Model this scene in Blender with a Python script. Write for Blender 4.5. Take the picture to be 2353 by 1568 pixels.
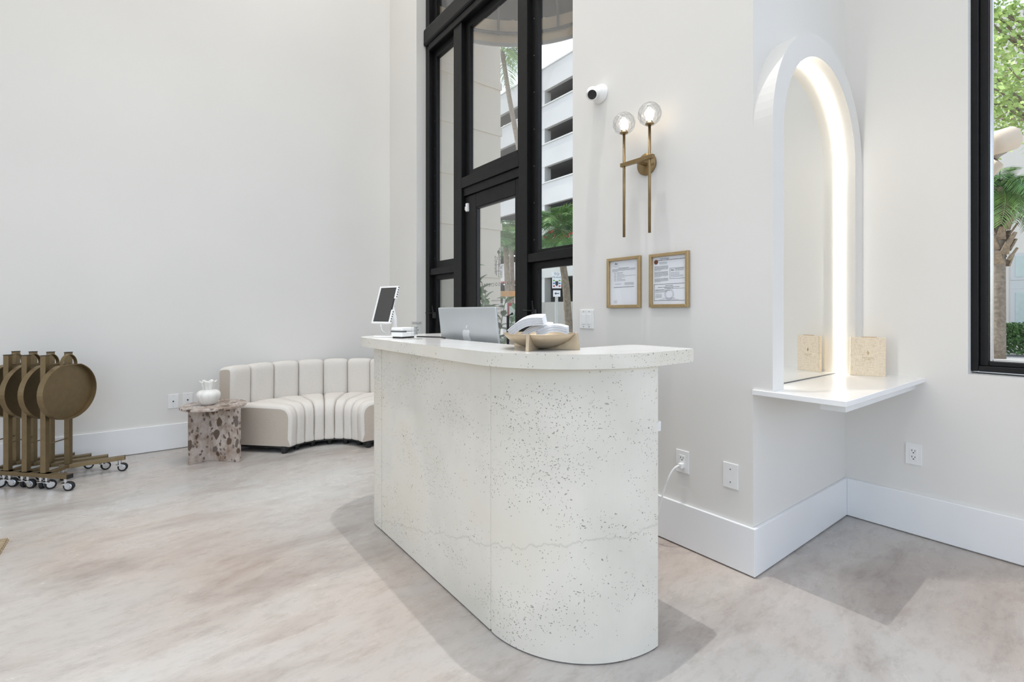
import bpy, bmesh, math, random
from mathutils import Vector, Matrix
PI = math.pi
R = random.Random(7)
scn = bpy.context.scene
COL = scn.collection
for o in list(bpy.data.objects):
    bpy.data.objects.remove(o, do_unlink=True)

# ------------------------------------------------------------------ camera
FPX, HOR, CXP, YAW, HC = 1105.0, 718.0, 1176.5, math.radians(52.7), 1.2
cd = bpy.data.cameras.new('camera')
cd.sensor_width = 36.0
cd.lens = FPX / 2353.0 * 36.0
cd.shift_y = -(784.0 - HOR) / 2353.0
cd.clip_start, cd.clip_end = 0.05, 300
cam = bpy.data.objects.new('camera', cd)
COL.objects.link(cam)
cam.location = (0, 0, HC)
cam.rotation_euler = (PI / 2, 0, YAW - PI / 2)
scn.camera = cam

# ------------------------------------------------------------------ colour management
vs = scn.view_settings
vs.view_transform = 'Standard'
try:
    vs.look = 'None'
except Exception:
    pass
vs.gamma = 1.0
vs.use_curve_mapping = False
vs.exposure = 0.41
scn.cycles.use_denoising = True
scn.cycles.max_bounces = 8
scn.cycles.diffuse_bounces = 4
scn.cycles.glossy_bounces = 4
scn.cycles.transmission_bounces = 6
scn.cycles.use_adaptive_sampling = True
scn.cycles.adaptive_threshold = 0.045
scn.cycles.transparent_max_bounces = 12
scn.cycles.caustics_reflective = False
scn.cycles.caustics_refractive = False
scn.cycles.sample_clamp_indirect = 6.0

# ------------------------------------------------------------------ world, sun, lamps
SKY, SUN, SPOT, FILL_PANEL = 0.34, 2.3, 1.0, 0.22
w = bpy.data.worlds.new('sky')
scn.world = w
w.use_nodes = True
nt = w.node_tree
nt.nodes.clear()
sky = nt.nodes.new('ShaderNodeTexSky')
sky.sky_type = 'NISHITA'
sky.sun_disc = False
sky.sun_elevation = math.radians(52)
sky.sun_rotation = math.radians(-9)
sky.air_density = 1.0
sky.dust_density = 1.5
bg = nt.nodes.new('ShaderNodeBackground')
bg.inputs[1].default_value = SKY
wo = nt.nodes.new('ShaderNodeOutputWorld')
hz = nt.nodes.new('ShaderNodeHueSaturation')            # thin haze: a paler sky all over
hz.inputs['Saturation'].default_value = 0.55
nt.links.new(sky.outputs[0], hz.inputs['Color'])
nt.links.new(hz.outputs[0], bg.inputs[0])
nt.links.new(bg.outputs[0], wo.inputs[0])

def lamp(name, kind, loc, power, color=(1, 1, 1), size=0.1, rot=(0, 0, 0), **kw):
    d = bpy.data.lights.new(name, kind)
    d.energy = power
    d.color = color
    if kind == 'AREA':
        d.shape = kw.get('shape', 'DISK')
        d.size = size
        if 'size_y' in kw:
            d.size_y = kw['size_y']
    elif kind == 'POINT':
        d.shadow_soft_size = size
    o = bpy.data.objects.new(name, d)
    COL.objects.link(o)
    o.location = loc
    o.rotation_euler = rot
    return o

sun = lamp('sun', 'SUN', (0, 0, 20), SUN, (1.0, 0.95, 0.87))
sun.data.angle = math.radians(0.6)
sd = Vector((0.10, -0.60, -0.79)).normalized()
sun.rotation_euler = sd.to_track_quat('-Z', 'Y').to_euler()

CEIL = 7.2
# small ceiling downlights (crisp shadows of counter and shelf) and unseen flat ceiling panels added as even fill
DOWN = [(1.60, 1.55), (1.2, 4.0), (-0.6, 0.6), (-0.6, 3.2), (-2.6, 2.0)]
for i, (x, y) in enumerate(DOWN):
    l = lamp('downlight_lamp', 'SPOT', (x, y, CEIL - 0.03), (430 if i == 0 else 90) * SPOT, (1.0, 0.985, 0.965))
    l.data.spot_size = math.radians(68)
    l.data.spot_blend = 0.9
    l.data.shadow_soft_size = 0.03
FILL_PANELS = [(-0.4, -1.2), (-0.4, 2.2), (1.2, 3.9), (1.6, -1.2), (-2.6, 0.4)]
for (x, y) in FILL_PANELS:
    lamp('ceiling_fill_lamp', 'AREA', (x, y, CEIL - 0.05), 120 * FILL_PANEL, (1.0, 0.99, 0.975), 1.2, shape='SQUARE')  # soft panels put in to even out the room light

# ------------------------------------------------------------------ helpers: colour and materials
def s2l(c):
    return tuple(((v / 255) / 12.92 if v / 255 <= 0.04045 else ((v / 255 + 0.055) / 1.055) ** 2.4) for v in c)
def rgba(c):
    return (*s2l(c), 1.0)

MATS = {}
def base_mat(name):
    m = bpy.data.materials.new(name)
    m.use_nodes = True
    t = m.node_tree
    b = t.nodes['Principled BSDF']
    return m, t, b
def N(t, kind, **inp):
    n = t.nodes.new(kind)
    for k, v in inp.items():
        if k.startswith('_'):
            setattr(n, k[1:], v)
        else:
            n.inputs[k.replace('__', ' ')].default_value = v
    return n
def ramp(t, fac, stops):
    r = t.nodes.new('ShaderNodeValToRGB')
    el = r.color_ramp.elements
    while len(el) < len(stops):
        el.new(0.5)
    for e, (p, c) in zip(el, stops):
        e.position = p
        e.color = c if len(c) == 4 else rgba(c)
    t.links.new(fac, r.inputs[0])
    return r.outputs[0]
def coord(t, scale=(1, 1, 1), rot=(0, 0, 0), src='Object'):
    tc = t.nodes.new('ShaderNodeTexCoord')
    mp = t.nodes.new('ShaderNodeMapping')
    mp.inputs['Scale'].default_value = scale
    mp.inputs['Rotation'].default_value = rot
    t.links.new(tc.outputs[src], mp.inputs[0])
    return mp.outputs[0]
def geo_coord(t, scale=(1, 1, 1), rot=(0, 0, 0)):
    g = t.nodes.new('ShaderNodeNewGeometry')
    mp = t.nodes.new('ShaderNodeMapping')
    mp.inputs['Scale'].default_value = scale
    mp.inputs['Rotation'].default_value = rot
    t.links.new(g.outputs['Position'], mp.inputs[0])
    return mp.outputs[0]
def mixc(t, fac, a, b, blend='MIX'):
    m = t.nodes.new('ShaderNodeMix')
    m.data_type = 'RGBA'
    m.blend_type = blend
    for sock, v in ((m.inputs[0], fac), (m.inputs[6], a), (m.inputs[7], b)):
        if hasattr(v, 'is_linked'):
            t.links.new(v, sock)
        elif isinstance(v, (int, float)):
            sock.default_value = v
        else:
            sock.default_value = v if len(v) == 4 else rgba(v)
    return m.outputs[2]
def bump(t, b, height, strength=0.2, dist=0.01):
    n = t.nodes.new('ShaderNodeBump')
    n.inputs['Strength'].default_value = strength
    n.inputs['Distance'].default_value = dist
    t.links.new(height, n.inputs['Height'])
    t.links.new(n.outputs[0], b.inputs['Normal'])

def simple(name, col, rough=0.5, metal=0.0, var=0.06, scale=8.0, bmp=0.0, spec=0.5, coat=0.0, trans=0.0):
    """plain surface with a little procedural colour variation and relief"""
    m, t, b = base_mat(name)
    c = geo_coord(t, (scale,) * 3)
    n = N(t, 'ShaderNodeTexNoise', Scale=1.0, Detail=4.0)
    t.links.new(c, n.inputs['Vector'])
    lo = tuple(max(0, v * (1 - var)) for v in s2l(col)) + (1,)
    hi = tuple(min(1, v * (1 + var)) for v in s2l(col)) + (1,)
    t.links.new(ramp(t, n.outputs[0], [(0.3, lo), (0.7, hi)]), b.inputs['Base Color'])
    b.inputs['Roughness'].default_value = rough
    b.inputs['Metallic'].default_value = metal
    b.inputs['Specular IOR Level'].default_value = spec
    b.inputs['Coat Weight'].default_value = coat
    if trans:
        b.inputs['Transmission Weight'].default_value = trans
    if bmp:
        n2 = N(t, 'ShaderNodeTexNoise', Scale=14.0, Detail=3.0)
        t.links.new(c, n2.inputs['Vector'])
        bump(t, b, n2.outputs[0], bmp, 0.004)
    MATS[name] = m
    return m

simple('paint', (231, 229, 225), 0.55, var=0.012, scale=1.5, bmp=0.05, spec=0.3)
simple('trim_white', (240, 241, 242), 0.35, var=0.01, scale=3, spec=0.4)
simple('ceiling_white', (238, 238, 236), 0.7, var=0.01)
simple('gloss_white', (246, 246, 246), 0.12, var=0.01, scale=3, spec=0.5)
simple('plastic_white', (240, 240, 239), 0.32, var=0.01)
simple('black_paint', (17, 17, 18), 0.45, var=0.3, scale=20, bmp=0.10, spec=0.28)
simple('black_plastic', (26, 26, 27), 0.4, var=0.1)
simple('rubber', (24, 24, 25), 0.6, var=0.1)
simple('brass', (150, 128, 92), 0.36, metal=0.85, var=0.08, scale=30)
simple('bronze', (134, 117, 88), 0.42, metal=0.75, var=0.07, scale=25, bmp=0.05)
simple('champagne', (190, 172, 146), 0.42, metal=0.5, var=0.07, scale=40, bmp=0.1)
simple('gold_frame', (184, 160, 120), 0.35, metal=0.6, var=0.06, scale=30)
simple('chrome', (200, 200, 200), 0.2, metal=1.0, var=0.04)
simple('aluminium', (196, 200, 203), 0.38, metal=0.55, var=0.02)
simple('logo_silver', (226, 229, 231), 0.3, metal=0.3, var=0.01)
simple('screen', (66, 65, 64), 0.22, var=0.02)
simple('paper', (236, 238, 243), 0.75, var=0.01)
simple('towel', (240, 241, 244), 0.9, var=0.015, scale=60, bmp=0.15)
simple('ink', (62, 62, 66), 0.8, var=0.05)
simple('ink_light', (150, 152, 158), 0.8, var=0.05)
simple('lens', (38, 37, 36), 0.12, var=0.1)
simple('boucle', (226, 221, 214), 0.95, var=0.025, scale=90, bmp=0.25, spec=0.15)
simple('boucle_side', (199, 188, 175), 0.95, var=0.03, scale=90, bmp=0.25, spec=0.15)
simple('ceramic', (236, 235, 230), 0.42, var=0.02)
simple('bark', (136, 124, 108), 0.9, var=0.3, scale=14, bmp=0.8)
simple('boot', (150, 132, 108), 0.9, var=0.3, scale=20, bmp=0.8)
simple('frond', (128, 166, 88), 0.4, var=0.4, scale=5)
simple('frond_dry', (150, 122, 88), 0.7, var=0.25, scale=3)
simple('leaf_dark', (88, 132, 68), 0.3, var=0.4, scale=7)
simple('leaf_lime', (162, 186, 108), 0.5, var=0.4, scale=3)
simple('hedge', (70, 104, 50), 0.6, var=0.45, scale=9)
simple('fruit', (178, 72, 48), 0.4, var=0.2)
simple('facade_cream', (238, 230, 214), 0.8, var=0.03, scale=1.2, bmp=0.1)
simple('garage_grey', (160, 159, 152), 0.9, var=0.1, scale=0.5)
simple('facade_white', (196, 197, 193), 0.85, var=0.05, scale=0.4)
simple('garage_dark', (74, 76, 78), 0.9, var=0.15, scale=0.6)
simple('facade_beige', (214, 208, 196), 0.85, var=0.04, scale=0.6)
simple('pavement', (166, 165, 162), 0.9, var=0.2, scale=1.1)
simple('awning_dark', (52, 54, 54), 0.9, var=0.25, scale=6)
simple('awning_cream', (222, 203, 172), 0.85, var=0.04, scale=5)
simple('steel_grey', (96, 98, 100), 0.5, metal=0.4, var=0.1)
simple('timber', (178, 136, 84), 0.6, var=0.2, scale=9)
simple('sign_white', (236, 238, 240), 0.5, var=0.01)
simple('sign_green', (120, 180, 70), 0.5, var=0.02)
simple('sign_blue', (50, 120, 180), 0.5, var=0.02)
simple('sign_red', (190, 60, 70), 0.5, var=0.02)
simple('sign_dark', (34, 40, 46), 0.5, var=0.05)
simple('red_trim', (160, 50, 58), 0.5, var=0.05)
simple('window_dim', (176, 190, 184), 0.15, var=0.05)
simple('lamp_beige', (222, 206, 184), 0.7, var=0.05, scale=6)
simple('seal_brown', (120, 70, 50), 0.6, var=0.3, scale=200)
simple('jute', (176, 158, 130), 0.95, var=0.25, scale=60, bmp=0.6)
simple('gap_dark', (48, 44, 40), 0.9, var=0.1)

def mat_floor():
    m, t, b = base_mat('polished_concrete')
    c = geo_coord(t, (0.72, 1.6, 1), (0, 0, math.radians(-24)))
    warp = N(t, 'ShaderNodeTexNoise', Scale=0.9, Detail=3.0)
    t.links.new(c, warp.inputs['Vector'])
    add = t.nodes.new('ShaderNodeVectorMath'); add.operation = 'MULTIPLY_ADD'
    t.links.new(warp.outputs['Color'], add.inputs[0])
    add.inputs[1].default_value = (1.1, 1.1, 0)
    t.links.new(c, add.inputs[2])
    n1 = N(t, 'ShaderNodeTexNoise', Scale=0.85, Detail=7.0, Roughness=0.56)
    t.links.new(add.outputs[0], n1.inputs['Vector'])
    n2 = N(t, 'ShaderNodeTexNoise', Scale=1.7, Detail=8.0, Roughness=0.62)
    t.links.new(add.outputs[0], n2.inputs['Vector'])
    base = ramp(t, n1.outputs[0], [(0.26, (150, 146, 142)), (0.42, (177, 174, 170)), (0.55, (195, 193, 189)), (0.74, (215, 215, 211))])
    tint = ramp(t, n2.outputs[0], [(0.34, (172, 162, 156)), (0.5, (201, 198, 194)), (0.66, (184, 186, 186))])
    col = mixc(t, 0.42, base, tint)
    n3 = N(t, 'ShaderNodeTexNoise', Scale=0.55, Detail=4.0)
    c3 = geo_coord(t, (1, 1, 1))
    t.links.new(c3, n3.inputs['Vector'])
    pink = ramp(t, n3.outputs[0], [(0.42, (255, 255, 255)), (0.62, (246, 233, 225))])
    col = mixc(t, 1.0, col, pink, 'MULTIPLY')
    # fine dark scuffs
    n4 = N(t, 'ShaderNodeTexNoise', Scale=11.0, Detail=8.0, Roughness=0.8)
    t.links.new(c, n4.inputs['Vector'])
    sc = ramp(t, n4.outputs[0], [(0.30, (196, 191, 187)), (0.52, (255, 255, 255))])
    col = mixc(t, 0.5, col, sc, 'MULTIPLY')
    t.links.new(col, b.inputs['Base Color'])
    rr = ramp(t, n2.outputs[0], [(0.3, (0.20, 0.20, 0.20, 1)), (0.7, (0.34, 0.34, 0.34, 1))])
    t.links.new(rr, b.inputs['Roughness'])
    b.inputs['Specular IOR Level'].default_value = 0.45
    bump(t, b, n4.outputs[0], 0.03, 0.002)
    MATS['floor'] = m
mat_floor()

def mat_travertine(name, pits=1.0):
    m, t, b = base_mat(name)
    c = geo_coord(t, (1, 1, 1))
    warp = N(t, 'ShaderNodeTexNoise', Scale=26.0, Detail=3.0)
    t.links.new(c, warp.inputs['Vector'])
    add = t.nodes.new('ShaderNodeVectorMath'); add.operation = 'MULTIPLY_ADD'
    t.links.new(warp.outputs['Color'], add.inputs[0])
    add.inputs[1].default_value = (0.05, 0.05, 0.03)
    t.links.new(c, add.inputs[2])
    # broad clouding
    n0 = N(t, 'ShaderNodeTexNoise', Scale=2.2, Detail=4.0)
    t.links.new(c, n0.inputs['Vector'])
    cloud = ramp(t, n0.outputs[0], [(0.3, (217, 214, 203)), (0.52, (231, 227, 217)), (0.75, (229, 223, 207))])
    # pit density mask: bands
    cm = geo_coord(t, (1.6, 1.6, 4.2))
    nm = N(t, 'ShaderNodeTexNoise', Scale=1.3, Detail=4.0, Roughness=0.6)
    t.links.new(cm, nm.inputs['Vector'])
    def pit(scale, thr_lo, thr_hi, mask_lo, mask_hi):
        v = N(t, 'ShaderNodeTexVoronoi', Scale=scale)
        v.inputs['Randomness'].default_value = 1.0
        t.links.new(add.outputs[0], v.inputs['Vector'])
        d = t.nodes.new('ShaderNodeMapRange')
        d.inputs[1].default_value = thr_lo; d.inputs[2].default_value = thr_hi
        d.inputs[3].default_value = 1.0; d.inputs[4].default_value = 0.0
        t.links.new(v.outputs['Distance'], d.inputs[0])
        # random keep per cell
        sp = t.nodes.new('ShaderNodeSeparateColor')
        t.links.new(v.outputs['Color'], sp.inputs[0])
        mk = t.nodes.new('ShaderNodeMapRange')
        mk.inputs[1].default_value = mask_lo; mk.inputs[2].default_value = mask_hi
        t.links.new(nm.outputs[0], mk.inputs[0])
        lt = t.nodes.new('ShaderNodeMath'); lt.operation = 'LESS_THAN'
        t.links.new(sp.outputs[0], lt.inputs[0])
        t.links.new(mk.outputs[0], lt.inputs[1])
        mu = t.nodes.new('ShaderNodeMath'); mu.operation = 'MULTIPLY'
        t.links.new(d.outputs[0], mu.inputs[0]); t.links.new(lt.outputs[0], mu.inputs[1])
        return mu.outputs[0]
    p1 = pit(62, 0.10, 0.24, 0.44, 0.95)
    p2 = pit(150, 0.16, 0.34, 0.42, 0.90)
    p3 = pit(30, 0.05, 0.12, 0.46, 1.05)
    mx = t.nodes.new('ShaderNodeMath'); mx.operation = 'MAXIMUM'
    t.links.new(p1, mx.inputs[0]); t.links.new(p2, mx.inputs[1])
    mx2 = t.nodes.new('ShaderNodeMath'); mx2.operation = 'MAXIMUM'
    t.links.new(mx.outputs[0], mx2.inputs[0]); t.links.new(p3, mx2.inputs[1])
    fac = t.nodes.new('ShaderNodeMath'); fac.operation = 'MULTIPLY'; fac.inputs[1].default_value = 0.72 * pits
    t.links.new(mx2.outputs[0], fac.inputs[0])
    col = mixc(t, fac.outputs[0], cloud, (112, 108, 96))
    # ragged pour line low on the front
    sx = t.nodes.new('ShaderNodeSeparateXYZ')
    g = t.nodes.new('ShaderNodeNewGeometry')
    t.links.new(g.outputs['Position'], sx.inputs[0])
    nl = N(t, 'ShaderNodeTexNoise', Scale=6.0, Detail=9.0, Roughness=0.72)
    cl = geo_coord(t, (1.2, 1.2, 0.4))
    t.links.new(cl, nl.inputs['Vector'])
    ma = t.nodes.new('ShaderNodeMath'); ma.operation = 'MULTIPLY_ADD'
    t.links.new(nl.outputs[0], ma.inputs[0]); ma.inputs[1].default_value = -0.13
    sl = t.nodes.new('ShaderNodeMath'); sl.operation = 'MULTIPLY_ADD'; sl.inputs[1].default_value = 0.27
    t.links.new(sx.outputs[1], sl.inputs[0]); t.links.new(sx.outputs[2], sl.inputs[2])
    t.links.new(sl.outputs[0], ma.inputs[2])
    sub = t.nodes.new('ShaderNodeMath'); sub.operation = 'SUBTRACT'; sub.inputs[1].default_value = 0.665
    t.links.new(ma.outputs[0], sub.inputs[0])
    ab = t.nodes.new('ShaderNodeMath'); ab.operation = 'ABSOLUTE'
    t.links.new(sub.outputs[0], ab.inputs[0])
    ln = t.nodes.new('ShaderNodeMapRange')
    ln.inputs[1].default_value = 0.0; ln.inputs[2].default_value = 0.004; ln.inputs[3].default_value = 0.30; ln.inputs[4].default_value = 0.0
    t.links.new(ab.outputs[0], ln.inputs[0])
    col = mixc(t, ln.outputs[0], col, (176, 174, 164))
    t.links.new(col, b.inputs['Base Color'])
    b.inputs['Roughness'].default_value = 0.55
    b.inputs['Specular IOR Level'].default_value = 0.35
    st = t.nodes.new('ShaderNodeMapRange')
    st.inputs[1].default_value = -0.004; st.inputs[2].default_value = 0.004
    t.links.new(sub.outputs[0], st.inputs[0])
    s3 = t.nodes.new('ShaderNodeMath'); s3.operation = 'MULTIPLY'; s3.inputs[1].default_value = 0.35
    t.links.new(st.outputs[0], s3.inputs[0])
    hs = t.nodes.new('ShaderNodeMath'); hs.operation = 'SUBTRACT'
    t.links.new(s3.outputs[0], hs.inputs[0]); t.links.new(mx2.outputs[0], hs.inputs[1])
    bump(t, b, hs.outputs[0], 0.55, 0.004)
    MATS[name] = m
mat_travertine('travertine')

def mat_top():
    m, t, b = base_mat('counter_top')
    n = N(t, 'ShaderNodeTexNoise', Scale=5.0, Detail=4.0)
    t.links.new(geo_coord(t), n.inputs['Vector'])
    t.links.new(ramp(t, n.outputs[0], [(0.3, (232, 232, 229)), (0.7, (242, 242, 240))]), b.inputs['Base Color'])
    b.inputs['Roughness'].default_value = 0.16
    MATS['counter_top'] = m
mat_top()

def mat_breccia():
    m, t, b = base_mat('breccia')
    c = geo_coord(t, (1, 1, 0.72))
    wn = N(t, 'ShaderNodeTexNoise', Scale=16.0, Detail=3.0)
    t.links.new(c, wn.inputs['Vector'])
    add = t.nodes.new('ShaderNodeVectorMath'); add.operation = 'MULTIPLY_ADD'
    t.links.new(wn.outputs['Color'], add.inputs[0]); add.inputs[1].default_value = (0.05, 0.05, 0.05)
    t.links.new(c, add.inputs[2])
    n0 = N(t, 'ShaderNodeTexNoise', Scale=9.0, Detail=8.0, Roughness=0.7)
    t.links.new(c, n0.inputs['Vector'])
    base = ramp(t, n0.outputs[0], [(0.3, (122, 98, 78)), (0.45, (166, 150, 138)), (0.6, (196, 184, 176)), (0.75, (172, 156, 148))])
    def cells(scale, lo, hi, keep):
        v = N(t, 'ShaderNodeTexVoronoi', Scale=scale)
        t.links.new(add.outputs[0], v.inputs['Vector'])
        d = t.nodes.new('ShaderNodeMapRange')
        d.inputs[1].default_value = lo; d.inputs[2].default_value = hi; d.inputs[3].default_value = 1; d.inputs[4].default_value = 0
        t.links.new(v.outputs['Distance'], d.inputs[0])
        s = t.nodes.new('ShaderNodeSeparateColor'); t.links.new(v.outputs['Color'], s.inputs[0])
        lt = t.nodes.new('ShaderNodeMath'); lt.operation = 'LESS_THAN'; lt.inputs[1].default_value = keep
        t.links.new(s.outputs[0], lt.inputs[0])
        mu = t.nodes.new('ShaderNodeMath'); mu.operation = 'MULTIPLY'
        t.links.new(d.outputs[0], mu.inputs[0]); t.links.new(lt.outputs[0], mu.inputs[1])
        return mu.outputs[0], s.outputs[1]
    f1, k1 = cells(15, 0.36, 0.42, 0.55)
    f2, k2 = cells(38, 0.34, 0.42, 0.42)
    dark = ramp(t, k1, [(0.2, (96, 80, 66)), (0.6, (110, 102, 96)), (0.9, (86, 66, 50))])
    dark2 = ramp(t, k2, [(0.2, (104, 88, 76)), (0.8, (120, 110, 104))])
    col = mixc(t, f2, base, dark2)
    col = mixc(t, f1, col, dark)
    t.links.new(col, b.inputs['Base Color'])
    b.inputs['Roughness'].default_value = 0.25
    MATS['breccia'] = m
mat_breccia()

def mat_linen():
    m, t, b = base_mat('linen')
    a = N(t, 'ShaderNodeTexNoise', Scale=1.0, Detail=2.0); t.links.new(geo_coord(t, (40, 40, 900)), a.inputs['Vector'])
    c = N(t, 'ShaderNodeTexNoise', Scale=1.0, Detail=2.0); t.links.new(geo_coord(t, (900, 900, 40)), c.inputs['Vector'])
    ad = t.nodes.new('ShaderNodeMath'); ad.operation = 'ADD'
    t.links.new(a.outputs[0], ad.inputs[0]); t.links.new(c.outputs[0], ad.inputs[1])
    t.links.new(ramp(t, ad.outputs[0], [(0.35, (196, 176, 146)), (0.65, (232, 218, 196))]), b.inputs['Base Color'])
    ramp_hi = b.inputs['Base Color'].links[0].from_node
    ramp_hi.color_ramp.elements[0].position = 0.75
    ramp_hi.color_ramp.elements[1].position = 1.0
    b.inputs['Roughness'].default_value = 0.85
    MATS['linen'] = m
mat_linen()

def mat_glass(name, refl=0.06, tint=(1, 1, 1)):
    m = bpy.data.materials.new(name); m.use_nodes = True
    t = m.node_tree; t.nodes.clear()
    o = t.nodes.new('ShaderNodeOutputMaterial')
    tr = t.nodes.new('ShaderNodeBsdfTransparent'); tr.inputs[0].default_value = (*tint, 1)
    gl = t.nodes.new('ShaderNodeBsdfGlossy'); gl.inputs['Roughness'].default_value = 0.02
    lw = t.nodes.new('ShaderNodeFresnel'); lw.inputs[0].default_value = 1.25
    n = N(t, 'ShaderNodeTexNoise', Scale=3.0, Detail=2.0)
    t.links.new(geo_coord(t), n.inputs['Vector'])
    mr = t.nodes.new('ShaderNodeMapRange'); mr.inputs[3].default_value = refl * 8; mr.inputs[4].default_value = refl * 12
    t.links.new(n.outputs[0], mr.inputs[0])
    mu = t.nodes.new('ShaderNodeMath'); mu.operation = 'MULTIPLY'; mu.use_clamp = True
    t.links.new(lw.outputs[0], mu.inputs[0]); t.links.new(mr.outputs[0], mu.inputs[1])
    mx = t.nodes.new('ShaderNodeMixShader')
    t.links.new(mu.outputs[0], mx.inputs[0]); t.links.new(tr.outputs[0], mx.inputs[1]); t.links.new(gl.outputs[0], mx.inputs[2])
    t.links.new(mx.outputs[0], o.inputs[0])
    MATS[name] = m
mat_glass('pane', 0.035)
mat_glass('pane_dusty', 0.06, (0.90, 0.91, 0.90))
mat_glass('acrylic', 0.08, (0.97, 0.98, 0.98))

def mat_crystal():
    m, t, b = base_mat('crystal')
    n = N(t, 'ShaderNodeTexNoise', Scale=30.0)
    t.links.new(geo_coord(t), n.inputs['Vector'])
    t.links.new(ramp(t, n.outputs[0], [(0.3, (0.96, 0.96, 0.96, 1)), (0.7, (1, 1, 1, 1))]), b.inputs['Base Color'])
    b.inputs['Transmission Weight'].default_value = 1.0
    b.inputs['Roughness'].default_value = 0.05
    b.inputs['IOR'].default_value = 1.4
    tr = t.nodes.new('ShaderNodeBsdfTransparent')
    mx = t.nodes.new('ShaderNodeMixShader')
    mx.inputs[0].default_value = 0.6
    out_ = [q for q in t.nodes if q.type == 'OUTPUT_MATERIAL'][0]
    t.links.new(tr.outputs[0], mx.inputs[1]); t.links.new(b.outputs[0], mx.inputs[2]); t.links.new(mx.outputs[0], out_.inputs[0])
    MATS['crystal'] = m
mat_crystal()

def mat_mirror():
    m, t, b = base_mat('mirror')
    n = N(t, 'ShaderNodeTexNoise', Scale=2.0)
    t.links.new(geo_coord(t), n.inputs['Vector'])
    t.links.new(ramp(t, n.outputs[0], [(0.3, (0.90, 0.905, 0.89, 1)), (0.7, (0.92, 0.925, 0.91, 1))]), b.inputs['Base Color'])
    b.inputs['Metallic'].default_value = 1.0
    b.inputs['Roughness'].default_value = 0.015
    MATS['mirror'] = m
mat_mirror()

def emit(name, col, strength):
    m, t, b = base_mat(name)
    n = N(t, 'ShaderNodeTexNoise', Scale=5.0)
    t.links.new(geo_coord(t), n.inputs['Vector'])
    c = tuple(col)
    t.links.new(ramp(t, n.outputs[0], [(0.3, tuple(v * 0.98 for v in c) + (1,)), (0.7, c + (1,))]), b.inputs['Emission Color'])
    b.inputs['Emission Strength'].default_value = strength
    b.inputs['Base Color'].default_value = (0.9, 0.9, 0.9, 1)
    MATS[name] = m
emit('led', (1.0, 0.93, 0.80), 22.0)
emit('bulb', (1.0, 0.86, 0.68), 60.0)
emit('tube_light', (0.95, 0.98, 1.0), 1.2)
for k in ('tube_light', 'bulb'):
    MATS[k].cycles.emission_sampling = 'NONE'
emit('fill_diffuser', (1.0, 0.97, 0.92), 3.0)

# ------------------------------------------------------------------ helpers: geometry
def tag(o, label=None, cat=None, group=None, kind=None):
    if label: o['label'] = label
    if cat: o['category'] = cat
    if group: o['group'] = group
    if kind: o['kind'] = kind
    return o
def thing(name, label, cat, loc=(0, 0, 0), rotz=0.0, group=None):
    o = bpy.data.objects.new(name, None)
    o.empty_display_size = 0.1
    COL.objects.link(o)
    o.location = loc
    o.rotation_euler = (0, 0, rotz)
    return tag(o, label, cat, group)
def obj(name, bm, mat, parent=None, smooth=False, loc=None):
    """link a bmesh as one object; world coordinates are made local to the parent's base"""
    me = bpy.data.meshes.new(name)
    bmesh.ops.recalc_face_normals(bm, faces=bm.faces)
    if smooth:
        for f in bm.faces: f.smooth = True
    bm.to_mesh(me); bm.free()
    mats = mat if isinstance(mat, (list, tuple)) else [mat]
    for k in mats:
        me.materials.append(MATS[k])
    o = bpy.data.objects.new(name, me)
    COL.objects.link(o)
    if parent is not None:
        o.parent = parent
    if loc is not None:
        o.location = loc
    return o
def rebase(o, base):
    """move mesh data so that its origin sits at base (world coordinates kept)"""
    o.data.transform(Matrix.Translation(-Vector(base)))
    o.location = base
    return o
def NB():
    return bmesh.new()
def box(bm, x0, x1, y0, y1, z0, z1, bev=0.0, seg=2, M=None):
    vs_ = [bm.verts.new(v) for v in ((x0, y0, z0), (x1, y0, z0), (x1, y1, z0), (x0, y1, z0), (x0, y0, z1), (x1, y0, z1), (x1, y1, z1), (x0, y1, z1))]
    fs = [bm.faces.new([vs_[i] for i in q]) for q in ((3, 2, 1, 0), (4, 5, 6, 7), (0, 1, 5, 4), (1, 2, 6, 5), (2, 3, 7, 6), (3, 0, 4, 7))]
    geom = vs_
    if bev > 0:
        ed = list({e for f in fs for e in f.edges})
        r = bmesh.ops.bevel(bm, geom=ed, offset=bev, segments=seg, affect='EDGES', profile=0.5)
        geom = list({v for f in r['faces'] for v in f.verts} | {v for v in vs_ if v.is_valid})
    if M is not None:
        bmesh.ops.transform(bm, matrix=M, verts=geom)
    return geom
def bbox(*a, **k):
    bm = NB(); box(bm, *a, **k); return bm
def prism(bm, poly, a0, a1, axis='z', bev=0.0, seg=2):
    """poly of 2-D points extruded along axis; axis x: (y,z), y: (x,z), z: (x,y)"""
    def P(u, v, a):
        return {'x': (a, u, v), 'y': (u, a, v), 'z': (u, v, a)}[axis]
    b = [bm.verts.new(P(u, v, a0)) for u, v in poly]
    t = [bm.verts.new(P(u, v, a1)) for u, v in poly]
    n = len(poly)
    f0 = bm.faces.new(b[::-1]); f1 = bm.faces.new(t)
    for i in range(n):
        bm.faces.new((b[i], b[(i + 1) % n], t[(i + 1) % n], t[i]))
    if bev > 0:
        ed = list(f0.edges) + list(f1.edges)
        bmesh.ops.bevel(bm, geom=ed, offset=bev, segments=seg, affect='EDGES', profile=0.5)
    return bm
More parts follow.
